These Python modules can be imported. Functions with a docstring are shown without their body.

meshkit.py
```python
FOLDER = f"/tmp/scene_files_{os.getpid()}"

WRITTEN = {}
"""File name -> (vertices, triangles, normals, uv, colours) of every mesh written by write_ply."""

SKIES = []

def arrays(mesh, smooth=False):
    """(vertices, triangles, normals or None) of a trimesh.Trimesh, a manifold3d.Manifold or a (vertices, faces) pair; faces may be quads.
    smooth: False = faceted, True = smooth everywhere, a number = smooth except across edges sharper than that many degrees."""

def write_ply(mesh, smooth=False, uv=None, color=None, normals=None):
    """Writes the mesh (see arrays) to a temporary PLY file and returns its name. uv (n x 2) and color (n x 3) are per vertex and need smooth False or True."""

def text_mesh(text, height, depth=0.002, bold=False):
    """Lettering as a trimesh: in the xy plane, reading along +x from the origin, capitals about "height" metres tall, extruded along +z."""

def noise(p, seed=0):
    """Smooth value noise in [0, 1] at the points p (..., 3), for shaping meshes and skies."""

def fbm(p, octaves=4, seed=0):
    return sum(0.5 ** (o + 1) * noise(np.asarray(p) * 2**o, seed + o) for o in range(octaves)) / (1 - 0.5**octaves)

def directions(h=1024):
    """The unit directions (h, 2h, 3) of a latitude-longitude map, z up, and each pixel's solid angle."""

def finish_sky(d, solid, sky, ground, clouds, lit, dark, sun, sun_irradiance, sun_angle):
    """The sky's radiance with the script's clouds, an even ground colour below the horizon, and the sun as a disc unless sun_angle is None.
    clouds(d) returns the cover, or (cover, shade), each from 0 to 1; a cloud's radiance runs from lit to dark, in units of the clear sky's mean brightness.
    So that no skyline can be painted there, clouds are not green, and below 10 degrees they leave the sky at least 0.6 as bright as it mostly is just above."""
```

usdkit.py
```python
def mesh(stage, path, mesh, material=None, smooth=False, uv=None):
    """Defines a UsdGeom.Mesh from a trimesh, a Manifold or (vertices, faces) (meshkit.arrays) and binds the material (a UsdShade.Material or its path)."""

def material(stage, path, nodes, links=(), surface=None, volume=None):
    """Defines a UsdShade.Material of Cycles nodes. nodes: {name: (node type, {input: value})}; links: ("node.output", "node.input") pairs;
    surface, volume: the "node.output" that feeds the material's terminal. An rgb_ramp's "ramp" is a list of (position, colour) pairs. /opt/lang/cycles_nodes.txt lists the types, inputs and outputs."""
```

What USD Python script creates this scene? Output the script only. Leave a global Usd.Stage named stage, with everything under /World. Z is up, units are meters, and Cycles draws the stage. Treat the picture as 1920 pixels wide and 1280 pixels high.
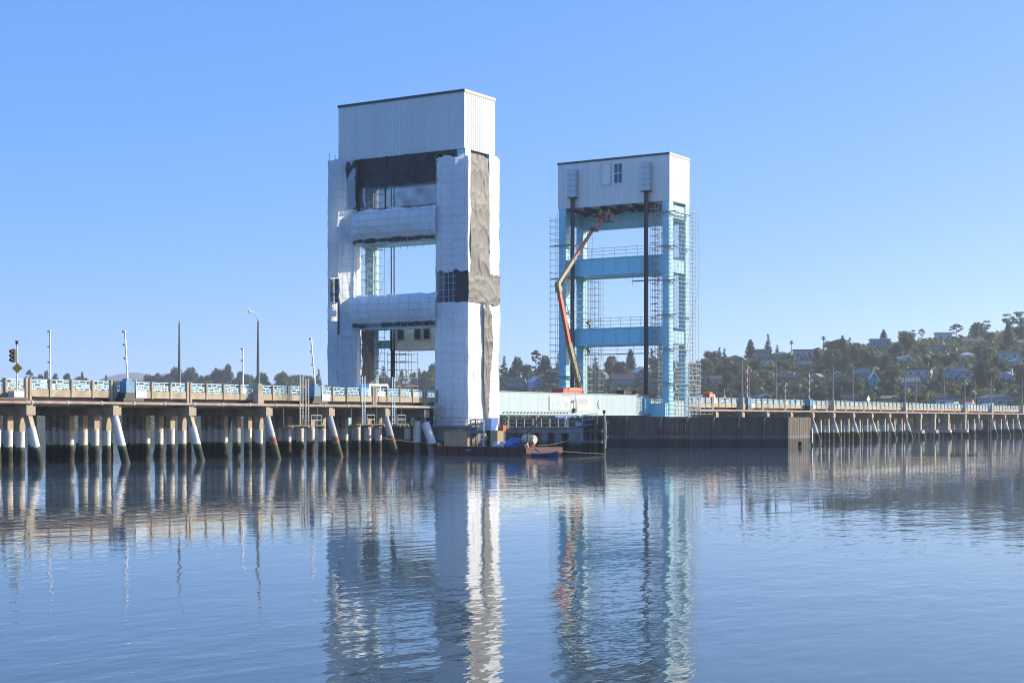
import math, random, re
import numpy as np, trimesh, manifold3d as m3
import usdkit, meshkit
from pxr import Usd, UsdGeom, UsdLux, UsdShade, Gf, Sdf
rnd = random.Random(7); NR = np.random.default_rng(7)
stage = Usd.Stage.CreateInMemory()
UsdGeom.SetStageUpAxis(stage, 'Z'); UsdGeom.SetStageMetersPerUnit(stage, 1.0)
UsdGeom.Xform.Define(stage, '/World'); UsdGeom.Scope.Define(stage, '/World/Looks')

# ------------------------------------------------------------ camera, sky, sun
# world: x runs along the bridge (away to the right), y across it (away), z up; the camera stands on the near shore
F, CH, UH, VH = 3000.0, 4.0, 960.0, 787.0
CC, SS = 0.845, 0.535
CX, CY = -107.2, -111.1
EXPOSURE = 1.5
SKY = 0.15
SKY_TINT, SKY_AIR = (0.62, 0.44, 0.17), (0.112, 0.545, 1.85)   # clear blue air light added evenly to the scattered sky
SUN = 0.65
SUN_EL = math.radians(20)
SUN_DIR = np.array([math.sin(math.radians(48)) * math.cos(SUN_EL), -math.cos(math.radians(48)) * math.cos(SUN_EL), math.sin(SUN_EL)])
cam = UsdGeom.Camera.Define(stage, '/World/camera')
cam.CreateHorizontalApertureAttr(36.0); cam.CreateVerticalApertureAttr(24.0)
cam.CreateFocalLengthAttr(36.0 * F / 1920); cam.CreateVerticalApertureOffsetAttr(147.0 / 1920 * 36.0)
cam.CreateClippingRangeAttr(Gf.Vec2f(0.5, 30000)); cam.CreateExposureAttr(EXPOSURE)
cam.AddTransformOp().Set(Gf.Matrix4d(SS, -CC, 0, 0, 0, 0, 1, 0, -CC, -SS, 0, 0, CX, CY, CH, 1))

L = '/World/Looks/'
usdkit.material(stage, L + 'sky_look', {
    'sky': ('sky_texture', {'sky_type': 'single_scattering', 'sun_disc': False, 'sun_elevation': SUN_EL, 'sun_rotation': math.atan2(SUN_DIR[0], SUN_DIR[1]), 'altitude': 50.0, 'air_density': 0.33, 'aerosol_density': 0.9, 'ozone_density': 6.5}),
    'tint': ('mix_color', {'blend_type': 'multiply', 'fac': 1.0, 'b': SKY_TINT, 'use_clamp': False}),
    'air': ('mix_color', {'blend_type': 'add', 'fac': 1.0, 'b': SKY_AIR, 'use_clamp': False}),
    'bg': ('background_shader', {'strength': SKY})}, [('sky.color', 'tint.a'), ('tint.result', 'air.a'), ('air.result', 'bg.color')], surface='bg.background')
dome = UsdLux.DomeLight.Define(stage, '/World/sky')
UsdShade.MaterialBindingAPI.Apply(dome.GetPrim()).Bind(UsdShade.Material.Get(stage, L + 'sky_look'))
dome.GetPrim().SetCustomDataByKey('kind', 'structure')
sun = UsdLux.DistantLight.Define(stage, '/World/sun')
sun.CreateNormalizeAttr(True); sun.CreateIntensityAttr(SUN); sun.CreateAngleAttr(0.5); sun.CreateColorAttr(Gf.Vec3f(1.0, 0.90, 0.75))
_z = SUN_DIR; _x = np.cross([0, 0, 1], _z); _x /= np.linalg.norm(_x); _y = np.cross(_z, _x)
sun.AddTransformOp().Set(Gf.Matrix4d(*_x, 0, *_y, 0, *_z, 0, 0, 0, 0, 1))

# ------------------------------------------------------------ materials
MT = {}
def mat(name, color, rough=0.6, var=0.0, scale=1.0, metal=0.0, stretch=(1, 1, 1), color2=None, rnd_var=0.0, bump=0.0, transl=0.0, spec=0.5, extra=None):
    """A noisy principled look: base colour varied by noise in world or object space, optionally per copy."""
    nodes = {'p': ('principled_bsdf', {'roughness': rough, 'metallic': metal, 'specular_ior_level': spec})}
    links = []
    c2 = color2 if color2 is not None else [c * (1 - var) for c in color]
    nodes['tc'] = ('texture_coordinate', {}); nodes['mp'] = ('mapping', {'scale': stretch})
    nodes['n'] = ('noise_texture', {'scale': scale, 'detail': 5.0, 'roughness': 0.6})
    nodes['r'] = ('rgb_ramp', {'ramp': [(0.3, c2), (0.68, color)]})
    links += [('tc.object', 'mp.vector'), ('mp.vector', 'n.vector'), ('n.fac', 'r.fac')]
    out = 'r.color'
    if rnd_var:
        nodes['oi'] = ('object_info', {}); nodes['mr'] = ('map_range', {'to_min': 1 - rnd_var, 'to_max': 1 + rnd_var})
        nodes['h'] = ('hsv', {}); links += [('oi.random', 'mr.value'), ('mr.result', 'h.value'), (out, 'h.color')]; out = 'h.color'
    links.append((out, 'p.base_color'))
    if bump:
        nodes['b'] = ('bump', {'distance': bump, 'strength': 1.0}); links += [('n.fac', 'b.height'), ('b.normal', 'p.normal')]
    surf = 'p.BSDF'
    if transl:
        nodes['t'] = ('translucent_bsdf', {}); nodes['mx'] = ('mix_closure', {'fac': transl})
        links += [(out, 't.color'), ('p.BSDF', 'mx.closure1'), ('t.BSDF', 'mx.closure2')]; surf = 'mx.closure'
    MT[name] = usdkit.material(stage, L + name, nodes, links, surface=surf)

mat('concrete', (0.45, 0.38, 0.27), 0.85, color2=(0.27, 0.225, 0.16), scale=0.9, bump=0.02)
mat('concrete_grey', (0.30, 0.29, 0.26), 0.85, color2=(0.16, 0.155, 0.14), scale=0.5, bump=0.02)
mat('concrete_ledge', (0.50, 0.46, 0.41), 0.85, color2=(0.36, 0.31, 0.27), scale=1.5)
mat('asphalt', (0.06, 0.06, 0.06), 0.9, var=0.4, scale=0.7)
mat('blue_paint', (0.30, 0.56, 0.66), 0.45, color2=(0.22, 0.46, 0.58), scale=0.35, stretch=(1, 1, 0.3))
mat('blue_fresh', (0.27, 0.60, 0.69), 0.4, color2=(0.23, 0.54, 0.65), scale=0.3)
mat('blue_pale', (0.385, 0.465, 0.485), 0.6, color2=(0.30, 0.42, 0.46), scale=1.1, stretch=(1, 1, 0.06))
mat('rail_blue', (0.48, 0.70, 0.78), 0.5, color2=(0.38, 0.62, 0.72), scale=2.0)
mat('siding', (0.66, 0.65, 0.62), 0.5, color2=(0.60, 0.59, 0.565), scale=0.6, stretch=(1, 1, 0.1))
mat('siding_grey', (0.66, 0.64, 0.59), 0.5, color2=(0.59, 0.575, 0.53), scale=0.6, stretch=(1, 1, 0.1))
mat('dark_trim', (0.035, 0.04, 0.055), 0.5)
mat('tan_trim', (0.42, 0.38, 0.33), 0.6)
mat('wrap', (0.86, 0.87, 0.88), 0.42, color2=(0.80, 0.81, 0.83), scale=0.35, stretch=(1, 1, 0.3), transl=0.2, spec=0.3)
mat('wrap_thin', (0.86, 0.87, 0.88), 0.42, color2=(0.80, 0.81, 0.83), scale=0.35, stretch=(1, 1, 0.3), transl=0.52, spec=0.3)
mat('grey_tarp', (0.135, 0.132, 0.12), 0.6, color2=(0.09, 0.088, 0.082), scale=1.2, bump=0.03)
mat('black_tarp', (0.012, 0.014, 0.018), 0.55, var=0.4, scale=1.0)
mat('steel', (0.46, 0.45, 0.43), 0.45, metal=0.25, var=0.35, scale=2.0)
mat('batten', (0.64, 0.67, 0.72), 0.6, var=0.3, scale=2)
mat('white_steel', (0.72, 0.72, 0.70), 0.5, var=0.2, scale=2.0)
mat('plank_wood', (0.33, 0.25, 0.17), 0.8, color2=(0.19, 0.14, 0.09), scale=2.0)
mat('timber', (0.085, 0.068, 0.06), 0.85, color2=(0.035, 0.03, 0.03), scale=1.2, stretch=(1.5, 1.5, 0.12), rnd_var=0.0)
mat('worn_wood', (0.22, 0.15, 0.11), 0.9, color2=(0.09, 0.07, 0.06), scale=2.5)
mat('plywood', (0.50, 0.36, 0.20), 0.75, color2=(0.40, 0.28, 0.15), scale=1.2)
mat('cable', (0.022, 0.022, 0.026), 0.5)
mat('cable_light', (0.13, 0.13, 0.15), 0.5)
mat('pipe_pink', (0.42, 0.33, 0.29), 0.7, color2=(0.20, 0.13, 0.10), scale=1.6, stretch=(0.6, 1, 1))
mat('orange', (0.62, 0.10, 0.03), 0.45, var=0.35, scale=1.0)
mat('boom_tan', (0.34, 0.27, 0.14), 0.45, color2=(0.24, 0.19, 0.10), scale=0.8)
mat('black', (0.015, 0.015, 0.017), 0.5)
mat('rubber', (0.02, 0.02, 0.02), 0.8)
mat('white_paint', (0.78, 0.78, 0.77), 0.4, var=0.08, scale=1.5)
mat('sign_white', (0.56, 0.57, 0.56), 0.6, var=0.06, scale=2)
mat('faded_sign', (0.50, 0.52, 0.51), 0.6, color2=(0.38, 0.46, 0.48), scale=0.8)
mat('print_grey', (0.16, 0.17, 0.18), 0.7)
mat('print_tan', (0.42, 0.38, 0.32), 0.7)
mat('print_rose', (0.56, 0.44, 0.42), 0.7, var=0.2, scale=5)
mat('frame_white', (0.54, 0.54, 0.50), 0.6)
mat('yellow', (0.55, 0.30, 0.02), 0.5, var=0.2)
mat('rail_yellow', (0.56, 0.42, 0.18), 0.5, var=0.2)
mat('barge_red', (0.12, 0.028, 0.025), 0.7, color2=(0.055, 0.018, 0.018), scale=0.8, stretch=(1, 1, 2))
mat('deck_rust', (0.16, 0.08, 0.05), 0.9, var=0.5, scale=1.2)
mat('tarp_blue', (0.03, 0.13, 0.42), 0.5, var=0.3, scale=1.5)
mat('cabinet_blue', (0.04, 0.16, 0.50), 0.5)
mat('cabinet_grey', (0.45, 0.48, 0.52), 0.5)
mat('cream', (0.55, 0.50, 0.38), 0.6, var=0.2)
mat('wrapped_white', (0.66, 0.66, 0.66), 0.6, var=0.5, scale=2.5)
mat('machine_blue', (0.075, 0.25, 0.39), 0.4, var=0.4)
mat('hull_blue', (0.02, 0.05, 0.11), 0.5, var=0.2)
mat('skin', (0.45, 0.27, 0.19), 0.6); mat('dark_cloth', (0.03, 0.035, 0.05), 0.9)
mat('vest_orange', (0.75, 0.16, 0.03), 0.7); mat('vest_yellow', (0.55, 0.62, 0.05), 0.7)
mat('hat_white', (0.75, 0.75, 0.72), 0.4)
mat('steel_bright', (0.60, 0.60, 0.58), 0.45, metal=0.2, var=0.3, scale=2.0)
mat('rope', (0.28, 0.23, 0.15), 0.9)
mat('window_dark', (0.03, 0.05, 0.09), 0.08)
mat('car_white', (0.75, 0.76, 0.77), 0.25); mat('car_grey', (0.10, 0.11, 0.12), 0.25)
mat('pole_concrete', (0.28, 0.25, 0.21), 0.85, var=0.25, scale=2)
mat('gull_white', (0.75, 0.75, 0.75), 0.7); mat('gull_grey', (0.30, 0.31, 0.33), 0.7)
mat('teal_net', (0.03, 0.10, 0.14), 0.8, var=0.3, scale=2)
mat('trunk_brown', (0.07, 0.055, 0.045), 0.9, var=0.3, scale=1)

# netting you can see through
usdkit.material(stage, L + 'net', {'d': ('diffuse_bsdf', {'color': (0.05, 0.06, 0.075)}), 't': ('transparent_bsdf', {}), 'm': ('mix_closure', {'fac': 0.42}),
    'tc': ('texture_coordinate', {}), 'n': ('noise_texture', {'scale': 0.6, 'detail': 4.0}), 'r': ('map_range', {'from_min': 0.3, 'from_max': 0.7, 'to_min': 0.14, 'to_max': 0.34})},
    [('tc.object', 'n.vector'), ('n.fac', 'r.value'), ('r.result', 'm.fac'), ('d.BSDF', 'm.closure1'), ('t.BSDF', 'm.closure2')], surface='m.closure'); MT['net'] = UsdShade.Material.Get(stage, L + 'net')

def tide(name, dry, dry2, stops, rough=0.8, bump=0.03, stretch=(1, 1, 0.5)):
    """Growth and stains left by the tide: the band's height is broken up by noise. stops: (height / 5 m, colour)."""
    MT[name] = usdkit.material(stage, L + name, {
        'g': ('geometry', {}), 's': ('separate_xyz', {}), 'mp': ('mapping', {'scale': stretch}), 'n': ('noise_texture', {'scale': 2.2, 'detail': 5.0}), 'n2': ('noise_texture', {'scale': 0.8, 'detail': 5.0, 'roughness': 0.65}),
        'w': ('math', {'math_type': 'multiply_add', 'value2': 0.5, 'value3': -0.25}), 'a': ('math', {'math_type': 'add'}), 'd': ('math', {'math_type': 'divide', 'value2': 5.0}),
        'low': ('rgb_ramp', {'ramp': stops}), 'dry': ('rgb_ramp', {'ramp': [(0.3, dry2), (0.65, dry)]}), 'f': ('map_range', {'from_min': stops[-1][0] - 0.012, 'from_max': stops[-1][0] + 0.012}),
        'mx': ('mix_color', {}), 'b': ('bump', {'distance': bump}), 'p': ('principled_bsdf', {'roughness': rough})},
        [('g.position', 'mp.vector'), ('mp.vector', 'n.vector'), ('mp.vector', 'n2.vector'), ('g.position', 's.vector'), ('n.fac', 'w.value1'), ('w.value', 'a.value1'), ('s.z', 'a.value2'), ('a.value', 'd.value1'),
         ('d.value', 'low.fac'), ('n2.fac', 'dry.fac'), ('d.value', 'f.value'), ('f.result', 'mx.fac'), ('low.color', 'mx.a'), ('dry.color', 'mx.b'), ('mx.result', 'p.base_color'), ('n.fac', 'b.height'), ('b.normal', 'p.normal')], surface='p.BSDF')
BLK, MUS, GRN, OLV = (0.008, 0.008, 0.008), (0.017, 0.015, 0.012), (0.045, 0.068, 0.012), (0.05, 0.045, 0.018)
tide('jacket', (0.74, 0.72, 0.68), (0.56, 0.52, 0.46), [(0.0, OLV), (0.03, OLV), (0.08, MUS), (0.24, BLK), (0.28, GRN), (0.315, GRN), (0.335, (0.45, 0.40, 0.30))])
tide('jacket_rust', (0.55, 0.55, 0.54), (0.38, 0.37, 0.36), [(0.0, OLV), (0.10, OLV), (0.24, GRN), (0.28, GRN), (0.3, (0.30, 0.12, 0.05)), (0.42, (0.28, 0.12, 0.06)), (0.46, (0.4, 0.36, 0.33))])
tide('growth', (0.03, 0.03, 0.025), (0.02, 0.02, 0.018), [(0.0, OLV), (0.03, OLV), (0.08, MUS), (0.22, BLK), (0.27, GRN)], bump=0.06)
tide('fender_wood', (0.12, 0.088, 0.066), (0.045, 0.036, 0.03), [(0.0, (0.02, 0.022, 0.018)), (0.2, (0.02, 0.022, 0.02)), (0.25, (0.03, 0.032, 0.028)), (0.28, (0.13, 0.125, 0.115)), (0.33, (0.11, 0.10, 0.095)), (0.4, (0.06, 0.05, 0.046))], bump=0.02, stretch=(1.6, 1.6, 0.12))
tide('pier_wall', (0.25, 0.24, 0.215), (0.14, 0.135, 0.12), [(0.0, (0.015, 0.015, 0.014)), (0.17, (0.015, 0.015, 0.014)), (0.22, (0.02, 0.026, 0.018)), (0.27, (0.10, 0.10, 0.085)), (0.32, (0.16, 0.155, 0.14))])

# vegetation looks: leaf colours vary from copy to copy and from clump to clump
def leaf(name, a, b):
    MT[name] = usdkit.material(stage, L + name, {'g': ('geometry', {}), 'n': ('noise_texture', {'scale': 0.45, 'detail': 3.0}), 'r': ('rgb_ramp', {'ramp': [(0.3, a), (0.7, b)]}), 'oi': ('object_info', {}),
        'mr': ('map_range', {'to_min': 0.7, 'to_max': 1.35}), 'mh': ('map_range', {'to_min': 0.475, 'to_max': 0.515}), 'h': ('hsv', {'saturation': 1.05}), 'd': ('principled_bsdf', {'roughness': 0.6, 'specular_ior_level': 0.25}), 't': ('translucent_bsdf', {}), 'm': ('mix_closure', {'fac': 0.25})},
        [('g.position', 'n.vector'), ('n.fac', 'r.fac'), ('r.color', 'h.color'), ('oi.random', 'mr.value'), ('mr.result', 'h.value'), ('oi.random', 'mh.value'), ('mh.result', 'h.hue'), ('h.color', 'd.base_color'), ('h.color', 't.color'), ('d.BSDF', 'm.closure1'), ('t.BSDF', 'm.closure2')], surface='m.closure')
leaf('leaf_dark', (0.05, 0.063, 0.028), (0.105, 0.12, 0.05))
leaf('leaf_mid', (0.08, 0.095, 0.036), (0.17, 0.175, 0.065))
leaf('leaf_olive', (0.14, 0.125, 0.05), (0.26, 0.215, 0.09))
leaf('leaf_conifer', (0.03, 0.042, 0.024), (0.065, 0.078, 0.038))
leaf('leaf_gold', (0.15, 0.10, 0.03), (0.22, 0.14, 0.04))

MT['water'] = usdkit.material(stage, L + 'water', {
    'g': ('geometry', {}), 'm1': ('mapping', {'rotation': (0, 0, 0.55), 'scale': (0.42, 0.75, 1)}), 'm2': ('mapping', {'rotation': (0, 0, 0.3), 'scale': (1.3, 2.4, 1)}), 'm3': ('mapping', {'rotation': (0, 0, 0.9), 'scale': (0.035, 0.07, 1)}),
    'n1': ('noise_texture', {'scale': 1.0, 'detail': 2.5, 'roughness': 0.5}), 'n2': ('noise_texture', {'scale': 1.0, 'detail': 2.0, 'roughness': 0.5}), 'n3': ('noise_texture', {'scale': 1.0, 'detail': 3.0}),
    'k': ('map_range', {'from_min': 0.35, 'from_max': 0.65, 'to_min': 0.35, 'to_max': 1.2}), 'a1': ('math', {'math_type': 'multiply', 'value2': 0.022}), 'a2': ('math', {'math_type': 'multiply', 'value2': 0.008}), 'ad': ('math', {'math_type': 'add'}), 'mk': ('math', {'math_type': 'multiply'}),
    'b': ('bump', {'distance': 1.0, 'strength': 1.0}), 'p': ('principled_bsdf', {'base_color': (0.066, 0.086, 0.085), 'roughness': 0.02, 'ior': 1.333})},
    [('g.position', 'm1.vector'), ('g.position', 'm2.vector'), ('g.position', 'm3.vector'), ('m1.vector', 'n1.vector'), ('m2.vector', 'n2.vector'), ('m3.vector', 'n3.vector'), ('n1.fac', 'a1.value1'), ('n2.fac', 'a2.value1'), ('a1.value', 'ad.value1'), ('a2.value', 'ad.value2'), ('n3.fac', 'k.value'), ('ad.value', 'mk.value1'), ('k.result', 'mk.value2'), ('mk.value', 'b.height'), ('b.normal', 'p.normal')], surface='p.BSDF')
MT['earth'] = usdkit.material(stage, L + 'earth', {
    'g': ('geometry', {}), 's': ('separate_xyz', {}), 'n': ('noise_texture', {'scale': 0.05, 'detail': 6.0}), 'r': ('rgb_ramp', {'ramp': [(0.35, (0.05, 0.055, 0.028)), (0.6, (0.10, 0.09, 0.045))]}), 'f': ('map_range', {'from_min': 1.6, 'from_max': 3.2}), 'mx': ('mix_color', {'a': (0.20, 0.14, 0.07)}), 'p': ('principled_bsdf', {'roughness': 0.95, 'specular_ior_level': 0.1})},
    [('g.position', 'n.vector'), ('n.fac', 'r.fac'), ('g.position', 's.vector'), ('s.z', 'f.value'), ('f.result', 'mx.fac'), ('r.color', 'mx.b'), ('mx.result', 'p.base_color')], surface='p.BSDF')
mat('far_forest', (0.05, 0.065, 0.04), 0.95, var=0.4, scale=0.01)
MT['haze'] = usdkit.material(stage, L + 'haze', {'v': ('principled_volume', {'color': (0.84, 0.92, 1.0), 'density': 0.00014, 'anisotropy': 0.3})}, volume='v.volume')
def glass(name, tint):
    MT[name] = usdkit.material(stage, L + name, {'g': ('glossy_bsdf', {'roughness': 0.02}), 't': ('transparent_bsdf', {'color': tint}), 'f': ('fresnel', {'IOR': 1.5}), 'm': ('mix_closure', {})}, [('f.fac', 'm.fac'), ('t.BSDF', 'm.closure1'), ('g.BSDF', 'm.closure2')], surface='m.closure')
glass('pane', (0.55, 0.62, 0.66))

# ------------------------------------------------------------ helpers
class MB:
    """Collects boxes, bars, tubes and grids for ONE mesh."""
    def __init__(s): s.v = []; s.f = []; s.n = 0
    def add(s, v, f):
        v = np.asarray(v, float); f = np.asarray(f, int)
        if f.shape[1] == 4: f = np.vstack([f[:, [0, 1, 2]], f[:, [0, 2, 3]]])
        s.v.append(v); s.f.append(f + s.n); s.n += len(v); return s
    def tm(s, m):
        v, f, _ = meshkit.arrays(m); return s.add(v, f)
    def box(s, x0, x1, y0, y1, z0, z1):
        v = [(x, y, z) for x in (x0, x1) for y in (y0, y1) for z in (z0, z1)]
        return s.add(v, [(0, 1, 3, 2), (4, 6, 7, 5), (0, 4, 5, 1), (2, 3, 7, 6), (0, 2, 6, 4), (1, 5, 7, 3)])
    def bar(s, p, q, w, h=None, up=(0, 0, 1)):
        p, q = np.asarray(p, float), np.asarray(q, float); d = (q - p) / np.linalg.norm(q - p); h = h or w
        a = np.cross(up, d); a = np.cross((0, 1, 0), d) if np.linalg.norm(a) < 1e-3 else a
        a /= np.linalg.norm(a); b = np.cross(d, a); a = a * w / 2; b = b * h / 2
        v = [e + i * a + j * b for e in (p, q) for i in (-1, 1) for j in (-1, 1)]
        return s.add(v, [(0, 1, 3, 2), (4, 6, 7, 5), (0, 4, 5, 1), (2, 3, 7, 6), (0, 2, 6, 4), (1, 5, 7, 3)])
    def tube(s, p, q, r, r2=None, n=8, caps=True):
        p, q = np.asarray(p, float), np.asarray(q, float); d = (q - p) / np.linalg.norm(q - p); r2 = r if r2 is None else r2
        a = np.cross((0, 0, 1.0), d); a = np.array([1.0, 0, 0]) if np.linalg.norm(a) < 1e-3 else a / np.linalg.norm(a); b = np.cross(d, a)
        an = (np.arange(n) + 0.5) * 2 * np.pi / n; c = np.cos(an)[:, None] * a + np.sin(an)[:, None] * b
        v = np.vstack([p + r * c, q + r2 * c, [p], [q]]); i = np.arange(n); j = (i + 1) % n
        f = [np.stack([i, j, n + j], 1), np.stack([i, n + j, n + i], 1)]
        if caps: f += [np.stack([j, i, np.full(n, 2 * n)], 1), np.stack([n + i, n + j, np.full(n, 2 * n + 1)], 1)]
        return s.add(v, np.vstack(f))
    def path(s, pts, r, n=5):
        for p, q in zip(pts[:-1], pts[1:]): s.tube(p, q, r, n=n)
        return s
    def grid(s, P, mask=None):
        """P: (a, b, 3) points; mask (a-1, b-1) keeps cells."""
        a, b = P.shape[:2]; i, j = np.meshgrid(np.arange(a - 1), np.arange(b - 1), indexing='ij')
        k = np.ones(i.shape, bool) if mask is None else mask
        i, j = i[k], j[k]
        return s.add(P.reshape(-1, 3), np.stack([i * b + j, (i + 1) * b + j, (i + 1) * b + j + 1, i * b + j + 1], 1))
    def prism(s, pts, z0, z1):
        p = np.asarray(pts, float); n = len(p); v = np.vstack([np.c_[p, np.full(n, z0)], np.c_[p, np.full(n, z1)]])
        i = np.arange(n); j = (i + 1) % n; f = [np.stack([i, j, n + j], 1), np.stack([i, n + j, n + i], 1)]
        k = np.arange(1, n - 1); f += [np.stack([np.zeros(n - 2, int), k + 1, k], 1), np.stack([np.full(n - 2, n), n + k, n + k + 1], 1)]
        return s.add(v, np.vstack(f))
    def moved(s, d):
        s.v = [x + np.asarray(d) for x in s.v]; return s
    def rot(s, ang, axis=(0, 0, 1), at=(0, 0, 0)):
        M = trimesh.transformations.rotation_matrix(ang, axis, at); s.v = [x @ M[:3, :3].T + M[:3, 3] for x in s.v]; return s
    def get(s): return np.vstack(s.v), np.vstack(s.f)

used = {}
def numbered(path):
    k = used.get(path, -1) + 1; used[path] = k
    return path if k == 0 else f'{path}_{k:03d}'
def tag(prim, label=None, cat=None, group=None, kind=None):
    for k, v in (('label', label), ('category', cat), ('group', group), ('kind', kind)):
        if v: prim.SetCustomDataByKey(k, v)
def thing(name, label, cat, loc=(0, 0, 0), rot=0.0, scale=(1, 1, 1), group=None, kind=None, ref=None):
    x = UsdGeom.Xform.Define(stage, numbered('/World/' + name))
    if ref is not None:
        x.GetPrim().GetReferences().AddInternalReference(ref); x.GetPrim().SetInstanceable(True)
    x.ClearXformOpOrder()
    x.AddTranslateOp().Set(Gf.Vec3d(*map(float, loc))); x.AddRotateZOp().Set(float(rot)); x.AddScaleOp().Set(Gf.Vec3f(*map(float, scale)))
    tag(x.GetPrim(), label, cat, group, kind)
    return str(x.GetPath())
def part(parent, name, mb, m, smooth=False, label=None, kind=None):
    p = usdkit.mesh(stage, numbered(parent + '/' + name), mb.get() if isinstance(mb, MB) else mb, MT[m], smooth=smooth)
    tag(p.GetPrim(), label, None, None, kind); return str(p.GetPath())
def struct(name, mb, m, smooth=False, kind='structure', label=None, cat=None):
    p = usdkit.mesh(stage, numbered('/World/' + name), mb.get() if isinstance(mb, MB) else mb, MT[m], smooth=smooth)
    tag(p.GetPrim(), label, cat, None, kind); return str(p.GetPath())
def B(*a): return MB().box(*a)
ORD = 'first second third fourth fifth sixth seventh eighth ninth tenth eleventh twelfth thirteenth fourteenth fifteenth sixteenth seventeenth eighteenth nineteenth twentieth'.split() + [f'{n}th' for n in range(21, 60)]
def ray(u): x = (u - UH) / F; return np.array([SS * x + CC, -CC * x + SS])
def at_depth(u, Y): r = ray(u); return CX + r[0] * Y, CY + r[1] * Y

# ------------------------------------------------------------ water, terrain, far hills
struct('water', MB().add([(-3000, -3000, 0), (9000, -3000, 0), (9000, 9000, 0), (-3000, 9000, 0)], [(0, 1, 2, 3)]), 'water')
_U = np.array([-700, -300, 0, 300, 600, 800, 940, 1050, 1200, 1310, 1440, 1560, 1620, 1700, 1800, 1900, 2050, 2300, 2700])
_V = np.array([742, 740, 737, 731, 727, 722, 706, 700, 694, 682, 671, 660, 652, 644, 636, 622, 612, 606, 604])
_S = np.array([1250, 1200, 1120, 1060, 960, 850, 700, 680, 660, 640, 610, 585, 565, 520, 492, 474, 455, 430, 400])
_D = np.array([1500, 1450, 1400, 1340, 1240, 1150, 960, 930, 920, 900, 890, 890, 900, 920, 940, 960, 980, 1000, 1000])
def terrain(u, Y):
    u = np.asarray(u, float); Y = np.asarray(Y, float)
    v, s, d = np.interp(u, _U, _V), np.interp(u, _U, _S), np.interp(u, _U, _D)
    zc = CH + (VH - v) * d / F; f = (Y - s) / (d - s)
    p = at_depth(u, Y)
    rough = (meshkit.fbm(np.stack([p[0] / 60, p[1] / 60, 0 * Y], -1), 3, 5) - 0.5) * 7
    up = np.clip(f, 0, 1); up = up * up * (3 - 2 * up) * 0.4 + up * 0.6
    z = np.where(f < 0, np.maximum(-2.0, f * (d - s) * 0.06), 1.3 * np.clip((Y - s) / 10, 0, 1) + (zc - 1.3) * up + rough * np.clip(f * 5, 0, 1) * np.clip(1.6 - f, 0.3, 1))
    return z - np.clip(f - 1, 0, 3) * 25
ug = np.linspace(-700, 2700, 240); yf = np.concatenate([np.linspace(-0.1, 1.0, 70), np.linspace(1.05, 3.2, 16)])
P = np.zeros((len(ug), len(yf), 3))
for i, u in enumerate(ug):
    s, d = np.interp(u, _U, _S), np.interp(u, _U, _D); Y = s + yf * (d - s)
    x, y = at_depth(u, Y); P[i, :, 0] = x; P[i, :, 1] = y; P[i, :, 2] = terrain(np.full_like(Y, u), Y)
struct('hillside', MB().grid(P), 'earth', smooth=True)
def on_terrain(u, v):
    """Where the sight line through (u, v) meets the hillside: depth."""
    s, d = np.interp(u, _U, _S), np.interp(u, _U, _D); Y = np.linspace(s + 12, d, 240)
    vv = VH - (terrain(np.full_like(Y, u), Y) - CH) * F / Y
    k = np.argmax(vv <= v); return float(Y[k]) if vv.min() <= v else float(d)
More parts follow.
